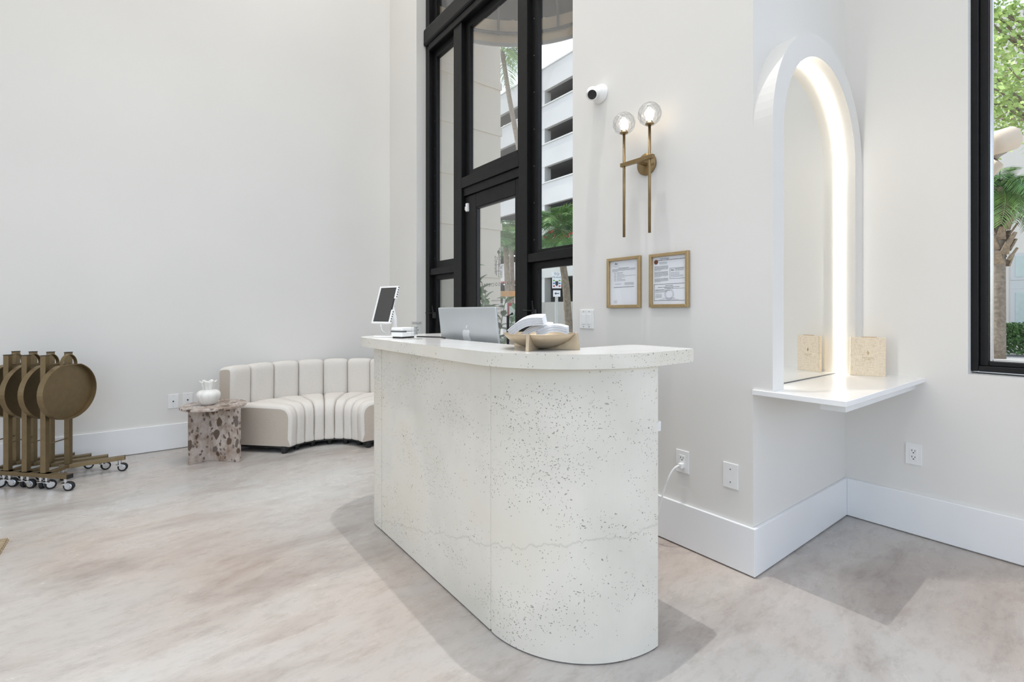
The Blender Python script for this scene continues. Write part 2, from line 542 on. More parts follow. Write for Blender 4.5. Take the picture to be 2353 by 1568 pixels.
def lathe(bm, prof, n=24, c=(0, 0, 0), M=None, lobes=None, cap=True):
    rings = []
    for k, (r, z) in enumerate(prof):
        ring = []
        for i in range(n):
            a = 2 * PI * i / n
            rr = r if lobes is None else r * lobes(a, k / (len(prof) - 1))
            zz = z
            ring.append(bm.verts.new((c[0] + rr * math.cos(a), c[1] + rr * math.sin(a), c[2] + zz)))
        rings.append(ring)
    for k in range(len(rings) - 1):
        for i in range(n):
            bm.faces.new((rings[k][i], rings[k][(i + 1) % n], rings[k + 1][(i + 1) % n], rings[k + 1][i]))
    if cap:
        bm.faces.new(rings[0][::-1]); bm.faces.new(rings[-1])
    if M is not None:
        bmesh.ops.transform(bm, matrix=M, verts=[v for r_ in rings for v in r_])
    return bm
def tube(bm, pts, r, n=8, cap=True, r1=None):
    pts = [Vector(p) for p in pts]
    rings = []
    up = Vector((0, 0, 1))
    for k, p in enumerate(pts):
        d = (pts[min(k + 1, len(pts) - 1)] - pts[max(k - 1, 0)]).normalized()
        ref = up if abs(d.dot(up)) < 0.95 else Vector((1, 0, 0))
        u = d.cross(ref).normalized(); v = d.cross(u)
        rr = r if r1 is None else r + (r1 - r) * k / (len(pts) - 1)
        rings.append([bm.verts.new(p + rr * (math.cos(2 * PI * i / n) * u + math.sin(2 * PI * i / n) * v)) for i in range(n)])
    for k in range(len(rings) - 1):
        for i in range(n):
            bm.faces.new((rings[k][i], rings[k][(i + 1) % n], rings[k + 1][(i + 1) % n], rings[k + 1][i]))
    if cap:
        bm.faces.new(rings[0][::-1]); bm.faces.new(rings[-1])
    return bm
def arc(cx, cy, a, b, t0, t1, n):
    return [(cx + a * math.cos(math.radians(t0 + (t1 - t0) * i / n)), cy + b * math.sin(math.radians(t0 + (t1 - t0) * i / n))) for i in range(n + 1)]
def struct(name, bm, mat, base=None, smooth=False, label=None):
    o = obj(name, bm, mat, None, smooth)
    o['kind'] = 'structure'
    if label: o['label'] = label
    return o
TINY = {'print', 'faint_print', 'vent_slot', 'lettering', 'socket_slots', 'emblem', 'paper_slot'}
def part(name, bm, mat, parent, base, smooth=False, label=None):
    """a part given in world coordinates under a thing standing at base"""
    bmesh.ops.translate(bm, vec=-Vector(base), verts=bm.verts)
    o = obj(name, bm, mat, parent, smooth)
    if label: o['label'] = label
    if name in TINY: o['kind'] = 'stuff'
    return o
def textmesh(body, size, extrude=0.0004):
    cu = bpy.data.curves.new('lettering', 'FONT')
    cu.body = body; cu.size = size; cu.extrude = extrude
    cu.align_x = 'CENTER'; cu.align_y = 'CENTER'
    cu.resolution_u = 2
    to = bpy.data.objects.new('lettering', cu)
    COL.objects.link(to)
    bpy.context.view_layer.update()
    dg = bpy.context.evaluated_depsgraph_get()
    me = bpy.data.meshes.new_from_object(to.evaluated_get(dg))
    bpy.data.objects.remove(to, do_unlink=True)
    bm = NB(); bm.from_mesh(me)
    bpy.data.meshes.remove(me); bpy.data.curves.remove(cu)
    return bm
def frame_basis(right, up, origin):
    """matrix taking local (x right, y up, z out) to the world"""
    r_ = Vector(right).normalized(); u_ = Vector(up).normalized(); n_ = r_.cross(u_)
    return Matrix(((r_.x, u_.x, n_.x, origin[0]), (r_.y, u_.y, n_.y, origin[1]), (r_.z, u_.z, n_.z, origin[2]), (0, 0, 0, 1)))
def put(bm_to, bm_from, M):
    bmesh.ops.transform(bm_from, matrix=M, verts=bm_from.verts)
    me = bpy.data.meshes.new('tmp'); bm_from.to_mesh(me); bm_from.free()
    bm_to.from_mesh(me); bpy.data.meshes.remove(me)
Fv = Vector((math.cos(YAW), math.sin(YAW), 0)); Rv = Vector((math.sin(YAW), -math.cos(YAW), 0))
def spot(px, dist):
    """ground position of something seen at column px, dist metres ahead"""
    p = Fv * dist + Rv * ((px - CXP) / FPX * dist)
    return p.x, p.y
def zat(py, dist):
    return HC + (HOR - py) / FPX * dist

# ------------------------------------------------------------------ the room
XD, YR, XR, YL = 2.193, 1.073, 3.30, 5.16            # door wall, return wall, right wall, left wall
OY0, OY1, OZ = 2.232, 4.483, 5.15                    # door opening
XB, YB = -4.2, -3.6                                  # walls behind the camera
struct('floor', prism(NB(), [(XB, YB), (XR + 0.16, YB), (XR + 0.16, YR + 0.1), (2.44, YR + 0.1), (2.44, YL + 0.1), (XB, YL + 0.1)], -0.12, 0.0), 'floor')
struct('ceiling', prism(NB(), [(XB - .2, YB - .2), (XR + 0.2, YB - .2), (XR + 0.2, YR + 0.2), (2.44, YR + 0.2), (2.44, YL + 0.25), (XB - .2, YL + 0.25)], CEIL, CEIL + 0.25), 'ceiling_white')
struct('wall_left', bbox(XB - 0.2, 2.44, YL, YL + 0.25, -0.12, CEIL), 'paint')
struct('wall_back', prism(NB(), [(YR + 0.2, -0.12), (OY0, -0.12), (OY0, OZ), (OY1, OZ), (OY1, -0.12), (YL, -0.12), (YL, CEIL), (YR + 0.2, CEIL)], XD, 2.44, 'x'), 'paint')
struct('wall_return', bbox(XD, XR + 0.2, YR, YR + 0.2, -0.12, CEIL), 'paint')
WY0, WY1, WZ0, WZ1 = -1.75, 0.536, 0.888, 4.9
bm = NB()
for q in ((YB, WY0, -0.12, CEIL), (WY1, YR, -0.12, CEIL), (WY0, WY1, -0.12, WZ0), (WY0, WY1, WZ1, CEIL)):
    box(bm, XR, XR + 0.2, *q)
bmesh.ops.remove_doubles(bm, verts=bm.verts, dist=1e-5)
struct('wall_right', bm, 'paint')
RY0, RY1, RZ0, RZ1 = -3.0, 3.2, 0.25, 4.4  # opening added for more sideways daylight on the desk front
bm = NB()
for q in ((YB - 0.2, RY0, -0.12, CEIL), (RY1, YL, -0.12, CEIL), (RY0, RY1, -0.12, RZ0), (RY0, RY1, RZ1, CEIL)):
    box(bm, XB - 0.2, XB, *q)
bmesh.ops.remove_doubles(bm, verts=bm.verts, dist=1e-5)
struct('wall_rear', bm, 'paint')
SX0, SX1, SZ0, SZ1 = -3.9, 3.1, 0.20, 6.7  # opening sized for more daylight on the facing walls
bm = NB()
for q in ((XB, SX0, -0.12, CEIL), (SX1, XR + 0.2, -0.12, CEIL), (SX0, SX1, -0.12, SZ0), (SX0, SX1, SZ1, CEIL)):
    box(bm, q[0], q[1], YB - 0.2, YB, q[2], q[3])
bmesh.ops.remove_doubles(bm, verts=bm.verts, dist=1e-5)
struct('wall_side', bm, 'paint')

# baseboards (8-inch flat boards with a dark shadow gap at the floor)
BH = 0.222
struct('baseboard_left', bbox(XB, XD, YL - 0.016, YL, 0.006, BH, bev=0.003), 'trim_white')
struct('baseboard_back', bbox(XD - 0.016, XD, YR - 0.016, OY0, 0.006, BH, bev=0.003), 'trim_white')
struct('baseboard_return', bbox(XD, XR, YR - 0.016, YR, 0.006, BH, bev=0.003), 'trim_white')
struct('baseboard_right', bbox(XR - 0.016, XR, YB, YR - 0.016, 0.006, BH, bev=0.003), 'trim_white')
struct('trim_1', bbox(XD - 0.013, XD, OY1, YL, 0.006, BH, bev=0.003), 'trim_white', label='short white baseboard between sofa corner and glazed door')

# ------------------------------------------------------------------ glazed door wall (window_1) and door leaf (door_1)
W1 = tag(thing('window_1', 'tall black framed glazing with transoms around the entrance door', None, (2.36, 3.35, 0)), kind='structure')
b1 = (2.36, 3.35, 0)
def wp(name, x0, x1, y0, y1, z0, z1, mat='black_paint', parent=W1, base=b1, bev=0.003):
    return part(name, bbox(x0, x1, y0, y1, z0, z1, bev=bev), mat, parent, base)
wp('jamb', 2.296, 2.42, 4.405, OY1, 0, OZ)
wp('jamb', 2.296, 2.42, OY0, 2.30, 0, OZ)
M1a, M1b, M2a, M2b = 3.785, 3.925, 2.832, 2.935
wp('mullion', 2.300, 2.42, M1a, M1b, 0, OZ)
wp('mullion', 2.300, 2.42, M2a, M2b, 0, OZ)
wp('transom', 2.262, 2.41, 2.24, 4.478, 3.925, 4.095, bev=0.02)
wp('transom_lip', 2.285, 2.40, 2.30, 4.405, 3.86, 3.925, bev=0.008)
wp('transom', 2.300, 2.40, M2b, M1a, 2.335, 2.43)
wp('door_head', 2.318, 2.40, M2b, M1a, 2.262, 2.335)
wp('rail', 2.306, 2.40, M1b, 4.405, 1.578, 1.642)
wp('rail', 2.306, 2.40, 2.30, M2a, 1.578, 1.642)
wp('rail', 2.300, 2.40, 2.30, M2a, 0.0, 0.12)
wp('rail', 2.300, 2.40, M1b, 4.405, 0.0, 0.12)
wp('head', 2.296, 2.42, 2.30, 4.405, OZ - 0.08, OZ)
def sash(y0, y1, z0, z1, wv=0.05, wh=0.055, x0=2.345, x1=2.385, glass='pane'):
    bm = NB()
    box(bm, x0, x1, y0, y0 + wv, z0, z1, 0.003); box(bm, x0, x1, y1 - wv, y1, z0, z1, 0.003)
    box(bm, x0, x1, y0 + wv, y1 - wv, z0, z0 + wh, 0.003); box(bm, x0, x1, y0 + wv, y1 - wv, z1 - wh, z1, 0.003)
    s = part('sash', bm, 'black_paint', W1, b1)
    g = part('pane', bbox(2.363, 2.369, y0 + wv, y1 - wv, z0 + wh, z1 - wh), glass, s, b1)
    return s
sash(M1b, 4.405, 1.642, 3.86, 0.065, 0.075, glass='pane')            # left light
sash(M1b, 4.405, 0.12, 1.578, 0.07, 0.05, glass='pane_dusty')        # left casement
sash(M2b, M1a, 2.43, 3.86, 0.07, 0.06)                               # above the door
s_r = sash(2.30, M2a, 1.642, 3.86, 0.075, 0.03)                      # right light
sash(2.30, M2a, 0.12, 1.578, 0.075, 0.05, glass='pane_dusty')        # right casement
sash(M1b, 4.405, 4.095, OZ - 0.08, 0.06, 0.05)
sash(M2b, M1a, 4.095, OZ - 0.08, 0.06, 0.05)
sash(2.30, M2a, 4.095, OZ - 0.08, 0.06, 0.05)
scr = NB(); lathe(scr, [(0.005, 0), (0.005, 0.002), (0.003, 0.0035)], 8, M=Matrix.Rotation(-PI / 2, 4, 'Y'))
s0 = obj('screw', scr, 'steel_grey', W1)
s0.location = (2.345 - b1[0], 2.80 - b1[1], 1.75)
for k in range(1, 8):
    c = s0.copy(); COL.objects.link(c); c.parent = W1; c.location = (2.345 - b1[0], 2.80 - b1[1], 1.75 + 0.28 * k)
for k in range(7):
    c = s0.copy(); COL.objects.link(c); c.parent = W1; c.location = (2.345 - b1[0], 4.375 - b1[1], 1.75 + 0.28 * k)
def crank(y, z):
    bm = NB()
    tube(bm, [(2.325, y, z), (2.275, y + 0.01, z + 0.002), (2.255, y + 0.035, z + 0.004)], 0.006, 8)
    tube(bm, [(2.325, y - 0.012, z - 0.04), (2.31, y - 0.012, z + 0.04), (2.30, y - 0.02, z + 0.075)], 0.006, 8)
    box(bm, 2.318, 2.345, y - 0.025, y + 0.012, z - 0.05, z + 0.012, 0.003)
    part('latch_handle', bm, 'black_plastic', W1, b1)
crank(4.37, 1.19); crank(2.79, 1.21)

D1 = tag(thing('door_1', 'black framed glass entrance door with line drawn emblem lettering', None, (2.36, 3.35, 0)), kind='structure')
dy0, dy1, dz1 = 2.938, 3.782, 2.258
bm = NB()
gx0, gx1, gy0, gy1, gz0, gz1 = 2.335, 2.38, 3.02, 3.592, 0.28, 2.135
box(bm, gx0, gx1, dy0, gy0, 0.01, dz1, 0.004); box(bm, gx0, gx1, gy1, dy1, 0.01, dz1, 0.004)
box(bm, gx0, gx1, gy0, gy1, gz1, dz1, 0.004); box(bm, gx0, gx1, gy0, gy1, 0.01, gz0, 0.004)
part('leaf_frame', bm, 'black_paint', D1, b1)
bm = NB()
for q in ((gy0, gy0 + 0.012, gz0, gz1), (gy1 - 0.012, gy1, gz0, gz1), (gy0, gy1, gz1 - 0.012, gz1), (gy0, gy1, gz0, gz0 + 0.012)):
    box(bm, 2.340, 2.372, *q, 0.002)
part('glazing_bead', bm, 'black_plastic', D1, b1)
pane = part('pane', bbox(2.354, 2.360, gy0, gy1, gz0, gz1), 'pane', D1, b1)
bm = NB(); box(bm, 2.312, 2.336, 3.705, 3.735, 2.115, 2.19, 0.004); box(bm, 2.318, 2.336, 3.742, 3.757, 2.13, 2.165, 0.003)
part('door_sensor', bm, 'plastic_white', D1, b1, label='small white contact sensor')
bm = NB(); tube(bm, [(2.335, 3.06, 0.85), (2.29, 3.06, 0.87), (2.29, 3.06, 1.17), (2.335, 3.06, 1.19)], 0.011, 10)
part('pull_handle', bm, 'black_plastic', D1, b1)
# lettering on the outside of the glass: it reads from the street, so it is reversed from here
bm = NB()
def decal_text(body, size, y, z):
    t = textmesh(body, size)
    put(bm, t, frame_basis((0, 1, 0), (0, 0, 1), (2.3612, y, z)))
decal_text('H A I R   S O C I E T Y', 0.043, 3.305, 1.435)
decal_text('H', 0.04, 3.255, 1.572); decal_text('S', 0.04, 3.255, 1.522)
XG = 2.3615
def line(pts, r=0.0018):
    tube(bm, [(XG, y, z) for y, z in pts], r, 5)
line([(3.235, 1.60), (3.235, 1.495), (3.285, 1.495)]); line([(3.24, 1.605), (3.33, 1.60)])
line([(3.245, 1.545), (3.34, 1.55)])
line([(3.285, 1.495), (3.285, 1.60), (3.28, 1.66), (3.287, 1.69)])
line([(3.315, 1.51), (3.325, 1.60), (3.30, 1.67)]); 
line([(3.287 + 0.016 * math.cos(a * 0.5) * (1 - a / 40), 1.705 + 0.018 * math.sin(a * 0.5) * (1 - a / 40)) for a in range(0, 34)])
for k in range(5):
    z0 = 1.52 + 0.032 * k
    line([(3.32, z0), (3.345, z0 + 0.02), (3.338, z0 + 0.032), (3.32, z0 + 0.012)])
    line([(3.285, z0 + 0.06), (3.262, z0 + 0.085), (3.27, z0 + 0.095), (3.285, z0 + 0.075)])
for k, (y, wd) in enumerate(((3.30, 0.20), (3.30, 0.16), (3.30, 0.18), (3.30, 0.12))):
    z = 1.30 - 0.035 * k
    n = int(wd / 0.014)
    for i in range(n):
        if R.random() < 0.85:
            y0 = y - wd / 2 + i * 0.014
            line([(y0, z - 0.006), (y0 + 0.004, z + 0.006), (y0 + 0.008, z - 0.006)], 0.0009)
part('lettering', bm, 'sign_dark', D1, b1)

# ------------------------------------------------------------------ right window (window_2)
W2 = tag(thing('window_2', 'tall black framed window in the right wall beside the shelf', None, (3.42, -0.6, 0)), kind='structure')
b2 = (3.42, -0.6, 0)
bm = NB()
fx0, fx1 = 3.365, 3.47
box(bm, fx0, fx1, WY1 - 0.028, WY1, WZ0 + 0.012, WZ1, 0.003); box(bm, fx0, fx1, WY0, WY0 + 0.028, WZ0 + 0.012, WZ1, 0.003)
box(bm, fx0, fx1, WY0 + 0.028, WY1 - 0.028, WZ0 + 0.012, WZ0 + 0.04, 0.003); box(bm, fx0, fx1, WY0 + .028, WY1 - 0.028, WZ1 - 0.03, WZ1, 0.003)
part('window_frame', bm, 'black_paint', W2, b2)
bm = NB()
box(bm, 3.395, 3.455, WY1 - 0.062, WY1 - 0.028, WZ0 + 0.04, WZ1 - 0.03, 0.003); box(bm, 3.395, 3.455, WY0 + 0.028, WY0 + 0.062, WZ0 + 0.04, WZ1 - 0.03, 0.003)
box(bm, 3.395, 3.455, WY0 + 0.062, WY1 - 0.062, WZ0 + 0.04, WZ0 + 0.062, 0.003); box(bm, 3.395, 3.455, WY0 + .062, WY1 - 0.062, WZ1 - 0.07, WZ1 - .03, 0.003)
part('sash', bm, 'black_paint', W2, b2)
bm = NB()
box(bm, 3.415, 3.445, WY1 - 0.074, WY1 - 0.062, WZ0 + 0.062, WZ1 - 0.07, 0.002); box(bm, 3.415, 3.445, WY0 + 0.062, WY1 - 0.074, WZ0 + 0.062, WZ0 + 0.070, 0.002)
part('glazing_bead', bm, 'chrome', W2, b2)
part('pane', bbox(3.428, 3.434, WY0 + 0.062, WY1 - 0.074, WZ0 + 0.070, WZ1 - 0.07), 'pane', W2, b2)

# unseen glazing behind the camera, added to bring in daylight
W3 = tag(thing('window_3', 'wide black framed glazing, unseen, added behind the viewer for daylight', None, (-0.4, YB - 0.1, 0)), kind='structure')
b3 = (-0.4, YB - 0.1, 0)
bm = NB()
for k in range(5):
    x = SX0 + (SX1 - SX0) * k / 4
    box(bm, max(SX0, x - 0.04), min(SX1, x + 0.04), YB - 0.14, YB - 0.06, SZ0, SZ1, 0.003)
for z in (SZ0 + 0.03, 2.6, SZ1 - 0.03):
    box(bm, SX0, SX1, YB - 0.135, YB - 0.065, z - 0.03, z + 0.03, 0.003)
part('window_frame', bm, 'black_paint', W3, b3)
part('pane', bbox(SX0, SX1, YB - 0.103, YB - 0.097, SZ0, SZ1), 'pane', W3, b3)
W4 = tag(thing('window_4', 'second black framed glazing, unseen, added behind the viewer for daylight', None, (XB - 0.1, 0.6, 0)), kind='structure')  # put in to light the desk front from the side
b4 = (XB - 0.1, 0.6, 0)
bm = NB()
for k in range(6):
    y = RY0 + (RY1 - RY0) * k / 5
    box(bm, XB - 0.14, XB - 0.06, max(RY0, y - 0.04), min(RY1, y + 0.04), RZ0, RZ1, 0.003)
for z in (RZ0 + 0.03, 2.6, RZ1 - 0.03):
    box(bm, XB - 0.135, XB - 0.065, RY0, RY1, z - 0.03, z + 0.03, 0.003)
part('window_frame', bm, 'black_paint', W4, b4)
part('pane', bbox(XB - 0.103, XB - 0.097, RY0, RY1, RZ0, RZ1), 'pane', W4, b4)
# daylight portals guide sampling only; they give off no light of their own
def portal(loc, rot, sx, sy):
    l = lamp('daylight_portal', 'AREA', loc, 1, size=sx, rot=rot, shape='RECTANGLE', size_y=sy)
    l.data.cycles.is_portal = True
portal(((SX0 + SX1) / 2, YB - 0.16, (SZ0 + SZ1) / 2), (PI / 2, 0, 0), SX1 - SX0, SZ1 - SZ0)
portal((XB - 0.16, (RY0 + RY1) / 2, (RZ0 + RZ1) / 2), (PI / 2, 0, -PI / 2), RY1 - RY0, RZ1 - RZ0)
portal((XR + 0.19, (WY0 + WY1) / 2, (WZ0 + WZ1) / 2), (PI / 2, 0, PI / 2), WY1 - WY0, WZ1 - WZ0)
portal((2.43, (OY0 + OY1) / 2, OZ / 2), (PI / 2, 0, PI / 2), OY1 - OY0, OZ)

# ceiling fittings above the frame: downlight trims, frames of the added fill panels
dl = None
for i, (x, y) in enumerate(DOWN):
    bm = NB(); lathe(bm, [(0.062, -0.034), (0.064, -0.036), (0.085, -0.036), (0.09, -0.004), (0.09, 0)], 24, cap=False)
    tag(obj('downlight_trim', bm, 'trim_white', loc=(x, y, CEIL)), 'white round recessed downlight trim in the high ceiling', 'downlight', 'ceiling downlights')
for i, (x, y) in enumerate(FILL_PANELS):
    bm = NB()
    for q in ((-0.63, -0.6, -0.63, 0.63), (0.6, 0.63, -0.63, 0.63), (-0.6, 0.6, -0.63, -0.6), (-0.6, 0.6, 0.6, 0.63)):
        box(bm, q[0], q[1], q[2], q[3], -0.06, 0)
    tag(obj('ceiling_fill_frame', bm, 'trim_white', loc=(x, y, CEIL)), 'square white frame of an unseen, added fill panel', 'ceiling light', 'added ceiling fill panels')

# ------------------------------------------------------------------ reception desk
bd = (1.25, 1.95, 0)
DESK = thing('reception_desk', 'pitted pale stone reception desk with rounded ends and thick counter', 'reception desk', bd)
ZB, ZT = 1.01, 1.06
FX = 1.028
def shell(outer, inner):
    return outer + inner[::-1]
# near quarter-round panel
o_ = arc(1.457, 1.480, 0.429, 0.429, 270, 180.6, 40) + [(FX + 0.004, 1.4795)]; i_ = arc(1.457, 1.480, 0.379, 0.379, 270, 180.0, 28)
part('curved_panel', prism(NB(), shell(o_, i_), 0.006, ZB, bev=0.002), 'travertine', DESK, bd)
# straight front panel, set 2 mm apart with a fine joint
part('front_panel', bbox(FX, FX + 0.05, 1.4855, 2.5265, 0.006, ZB, bev=0.004), 'travertine', DESK, bd)
# far rounded panel
o_ = [(FX, 2.5305)] + arc(1.258, 2.610, 0.230, 0.185, 180, 90, 20) + [(1.457, 2.795)]
i_ = [(FX + 0.05, 2.5305)] + arc(1.258, 2.610, 0.180, 0.135, 180, 90, 20) + [(1.457, 2.745)]
part('curved_panel', prism(NB(), shell(o_, i_), 0.006, ZB, bev=0.002), 'travertine', DESK, bd)
for yj in (1.4825, 2.5285):
    bm = NB(); tube(bm, [(FX + 0.0065, yj, 0.01), (FX + 0.0065, yj, ZB - 0.002)], 0.0040, 6)
    part('joint_fillet', bm, 'travertine', DESK, bd)
part('base_shadow_strip', prism(NB(), [(1.457, 1.06)] + arc(1.457, 1.480, 0.42, 0.42, 270, 180, 20) + arc(1.258, 2.610, 0.221, 0.176, 180, 90, 16) + [(1.457, 2.786), (1.42, 2.786), (1.42, 1.06)], 0.0, 0.012), 'gap_dark', DESK, bd)  # dark inset strip colours in the shadow line under the panels
# counter slab: U-shape
WX = 1.69
out = [(WX, 1.075)] + arc(WX - 0.025, 1.070, 0.025, 0.025, 0, -90, 5)[1:] + [(1.457, 1.037)] + arc(1.457, 1.480, 0.502, 0.443, 270, 180, 30)[1:]
out += arc(1.262, 2.610, 0.307, 0.240, 180, 90, 24) + [(WX - 0.03, 2.85)] + arc(WX - 0.03, 2.82, 0.03, 0.03, 90, 0, 5)[1:]
out += [(WX, 2.52)] + arc(WX - 0.035, 2.52, 0.035, 0.035, 0, -90, 5)[1:] + [(1.34, 2.485)]
out += arc(1.34, 2.405, 0.08, 0.08, 90, 180, 6)[1:] + arc(1.36, 1.445, 0.10, 0.10, 180, 270, 8) + [(WX - 0.04, 1.345)]
out += arc(WX - 0.04, 1.305, 0.04, 0.04, 90, 0, 6)[1:]
bm = prism(NB(), out, ZB, ZT, bev=0.003)
bm.normal_update()
ct = part('countertop', bm, ['travertine', 'counter_top'], DESK, bd)
for p in ct.data.polygons:
    if p.normal.z > 0.9 and p.center.z > ZT - 0.01:
        p.material_index = 1
wk = prism(NB(), [(1.08, 1.50)] + arc(1.457, 1.480, 0.372, 0.372, 180, 270, 16)[1:] + [(1.53, 1.095)] + arc(1.53, 1.115, 0.02, 0.02, -90, 0, 4)[1:] + [(1.55, 2.73), (1.30, 2.73)] + arc(1.258, 2.61, 0.172, 0.128, 90, 180, 12), 0.755, 0.790, bev=0.002)
part('worktop', wk, 'plastic_white', DESK, bd)
part('drawer_unit', bbox(1.12, 1.40, 1.62, 1.98, 0.04, 0.754, bev=0.003), 'plastic_white', DESK, bd)
for z0, z1 in ((0.06, 0.40), (0.41, 0.74)):
    part('drawer_front', bbox(1.401, 1.418, 1.625, 1.975, z0, z1, bev=0.003), 'plastic_white', DESK, bd)

# all-in-one computer on the lower worktop
bi = (1.38, 2.10, 0.790)
COMP = thing('desktop_computer', 'thin silver all-in-one computer behind the stone counter', 'computer', bi)
tilt = Matrix.Translation(Vector((1.335, 2.115, 0.99))) @ Matrix.Rotation(math.radians(-7), 4, 'Y')
bm = NB(); box(bm, -0.006, 0.006, -0.277, 0.277, -0.165, 0.238, 0.006, 3, M=tilt)
part('display_case', bm, 'aluminium', COMP, bi)
bm = NB(); box(bm, 0.006, 0.008, -0.268, 0.268, -0.09, 0.229, M=tilt)
part('screen', bm, 'screen', COMP, bi)
bm = NB(); box(bm, 0.007, 0.014, -0.07, 0.07, -0.195, -0.10, 0.003, M=tilt)
part('stand', bm, 'aluminium', COMP, bi)
part('stand_foot', bbox(1.30, 1.45, 2.045, 2.185, 0.790, 0.797, bev=0.003), 'aluminium', COMP, bi)
# emblem on the back: fruit outline with a bite and a leaf
def apple(s):
    L = [(0.0, 0.40), (0.10, 0.455), (0.25, 0.46), (0.37, 0.40), (0.42, 0.33)]
    bite = [(0.34, 0.26), (0.29, 0.14), (0.30, 0.0), (0.36, -0.10), (0.44, -0.155)]
    low = [(0.40, -0.28), (0.31, -0.42), (0.20, -0.52), (0.10, -0.52), (0.0, -0.485)]
    right = L + bite + low
    left = [(-x, y) for x, y in ([(0.10, 0.455), (0.25, 0.46), (0.37, 0.40), (0.44, 0.28), (0.47, 0.12), (0.46, -0.08), (0.40, -0.28), (0.31, -0.42), (0.20, -0.52), (0.10, -0.52)])]
    return [(x * s, y * s) for x, y in right + left[::-1]]
def leaf(s):
    return [(x * s, y * s) for x, y in [(0.0, 0.50), (0.02, 0.62), (0.10, 0.72), (0.20, 0.77), (0.19, 0.66), (0.12, 0.56)]]
bm = NB()
Mt = tilt @ frame_basis((0, -1, 0), (0, 0, 1), (-0.0065, 0.0, 0.085))
for poly in (apple(0.082), leaf(0.082)):
    b_ = prism(NB(), poly, -0.0004, 0.0006)
    put(bm, b_, Mt)
part('emblem', bm, 'logo_silver', COMP, bi, label='paler silver fruit emblem')

# tablet on a stand
bt = (1.10, 2.60, ZT)
TAB = thing('tablet_stand', 'white framed tablet tilted on a round base stand', 'tablet', bt)
part('base_plate', lathe(NB(), [(0.085, 0), (0.088, 0.002), (0.088, 0.006), (0.084, 0.008), (0.0, 0.008)], 36, bt, cap=False), ['plastic_white'], TAB, bt, True)
part('base_pad', lathe(NB(), [(0.086, 0.0), (0.086, 0.0015)], 36, (bt[0], bt[1], bt[2])), 'black_plastic', TAB, bt)
bm = NB(); tube(bm, [(1.135, 2.60, ZT + 0.006), (1.135, 2.60, ZT + 0.10), (1.112, 2.60, ZT + 0.19)], 0.014, 12)
part('stem', bm, 'plastic_white', TAB, bt, True)
nrm = Vector((-0.95, -0.31, 0)).normalized()
side = Vector((0, 0, 1)).cross(nrm)                       # along the tablet's width
tl = math.radians(17)
upv = (Vector((0, 0, 1)) * math.cos(tl) - nrm * math.sin(tl)).normalized()
Mtab = frame_basis(side, upv, (1.080, 2.600, ZT + 0.182))
def tabbox(*a, bev=0.002):
    bm = NB(); box(bm, *a, bev, M=Mtab); return bm
hw, hh = 0.077, 0.110
bm = NB()
box(bm, -hw, -hw + 0.012, -hh, hh, -0.008, 0.007, 0.002, M=Mtab)
for a_, b_ in ((-hh, -0.03), (0.035, hh)):
    box(bm, hw - 0.012, hw, a_, b_, -0.008, 0.007, 0.002, M=Mtab)
box(bm, -hw + 0.012, hw - 0.012, -hh, -hh + 0.010, -0.008, 0.007, 0.002, M=Mtab); box(bm, -hw + 0.012, hw - 0.012, hh - 0.010, hh, -0.008, 0.007, 0.002, M=Mtab)
box(bm, -hw + 0.012, hw - 0.012, -hh + 0.01, hh - 0.01, -0.008, -0.002, M=Mtab)
fr_ = part('holder_frame', bm, 'plastic_white', TAB, bt)
bm = NB()
for k in range(5):
    for y0 in (0.045, -0.098):
        box(bm, hw - 0.001, hw + 0.0006, y0 + 0.0135 * k, y0 + 0.0135 * k + 0.006, -0.004, 0.003, M=Mtab)
part('vent_slot', bm, 'black_plastic', fr_, bt)
part('tablet', tabbox(-hw + 0.011, hw - 0.011, -hh + 0.009, hh - 0.009, -0.002, 0.0045), 'black_plastic', TAB, bt)
part('screen', tabbox(-hw + 0.014, hw - 0.014, -hh + 0.014, hh - 0.014, 0.0045, 0.0055, bev=0.0), 'screen', TAB, bt)
q0 = Mtab @ Vector((0.0, -hh, 0)); 
bm = NB(); tube(bm, [q0, q0 + Vector((0, 0, -0.018))], 0.0045, 8)
tube(bm, [q0 + Vector((0, 0, -0.018)), q0 + Vector((0.008, -.002, -0.04)), q0 + Vector((0.04, -.004, -0.062)), (1.132, 2.585, ZT + 0.075)], 0.0022, 8)
part('cable', bm, 'plastic_white', TAB, bt, True)

# receipt printer / card reader
bp = (1.122, 2.452, ZT)
PRN = thing('receipt_printer', 'small white card printer with black base on the counter', 'printer', bp)
Mp = Matrix.Translation(Vector(bp)) @ Matrix.Rotation(math.radians(22), 4, 'Z')
bm = NB(); box(bm, -0.055, 0.055, -0.04, 0.04, 0.008, 0.036, 0.006, 3, M=Mp)
part('body', bm, 'plastic_white', PRN, bp)
bm = NB(); box(bm, -0.055, 0.055, -0.04, 0.04, 0.038, 0.058, 0.006, 3, M=Mp)
part('lid', bm, 'plastic_white', PRN, bp)
bm = NB(); box(bm, -0.047, 0.047, -0.034, 0.034, 0.0, 0.009, M=Mp)
part('base', bm, 'black_plastic', PRN, bp)
bm = NB(); box(bm, -0.0565, -0.02, -0.0412, 0.0412, 0.034, 0.040, 0.001, M=Mp)
part('paper_slot', bm, 'steel_grey', PRN, bp)
bm = NB(); tube(bm, [(1.19, 2.43, ZT + 0.006), (1.24, 2.38, ZT + 0.005), (1.262, 2.30, ZT + 0.006), (1.262, 2.255, ZT + 0.004), (1.258, 2.235, ZT + 0.0035)], 0.0035, 8)
tag(rebase(obj('cable', bm, 'black_plastic', smooth=True), (1.22, 2.35, ZT)), 'short black cable lying behind the clear sign on the counter', 'cable')

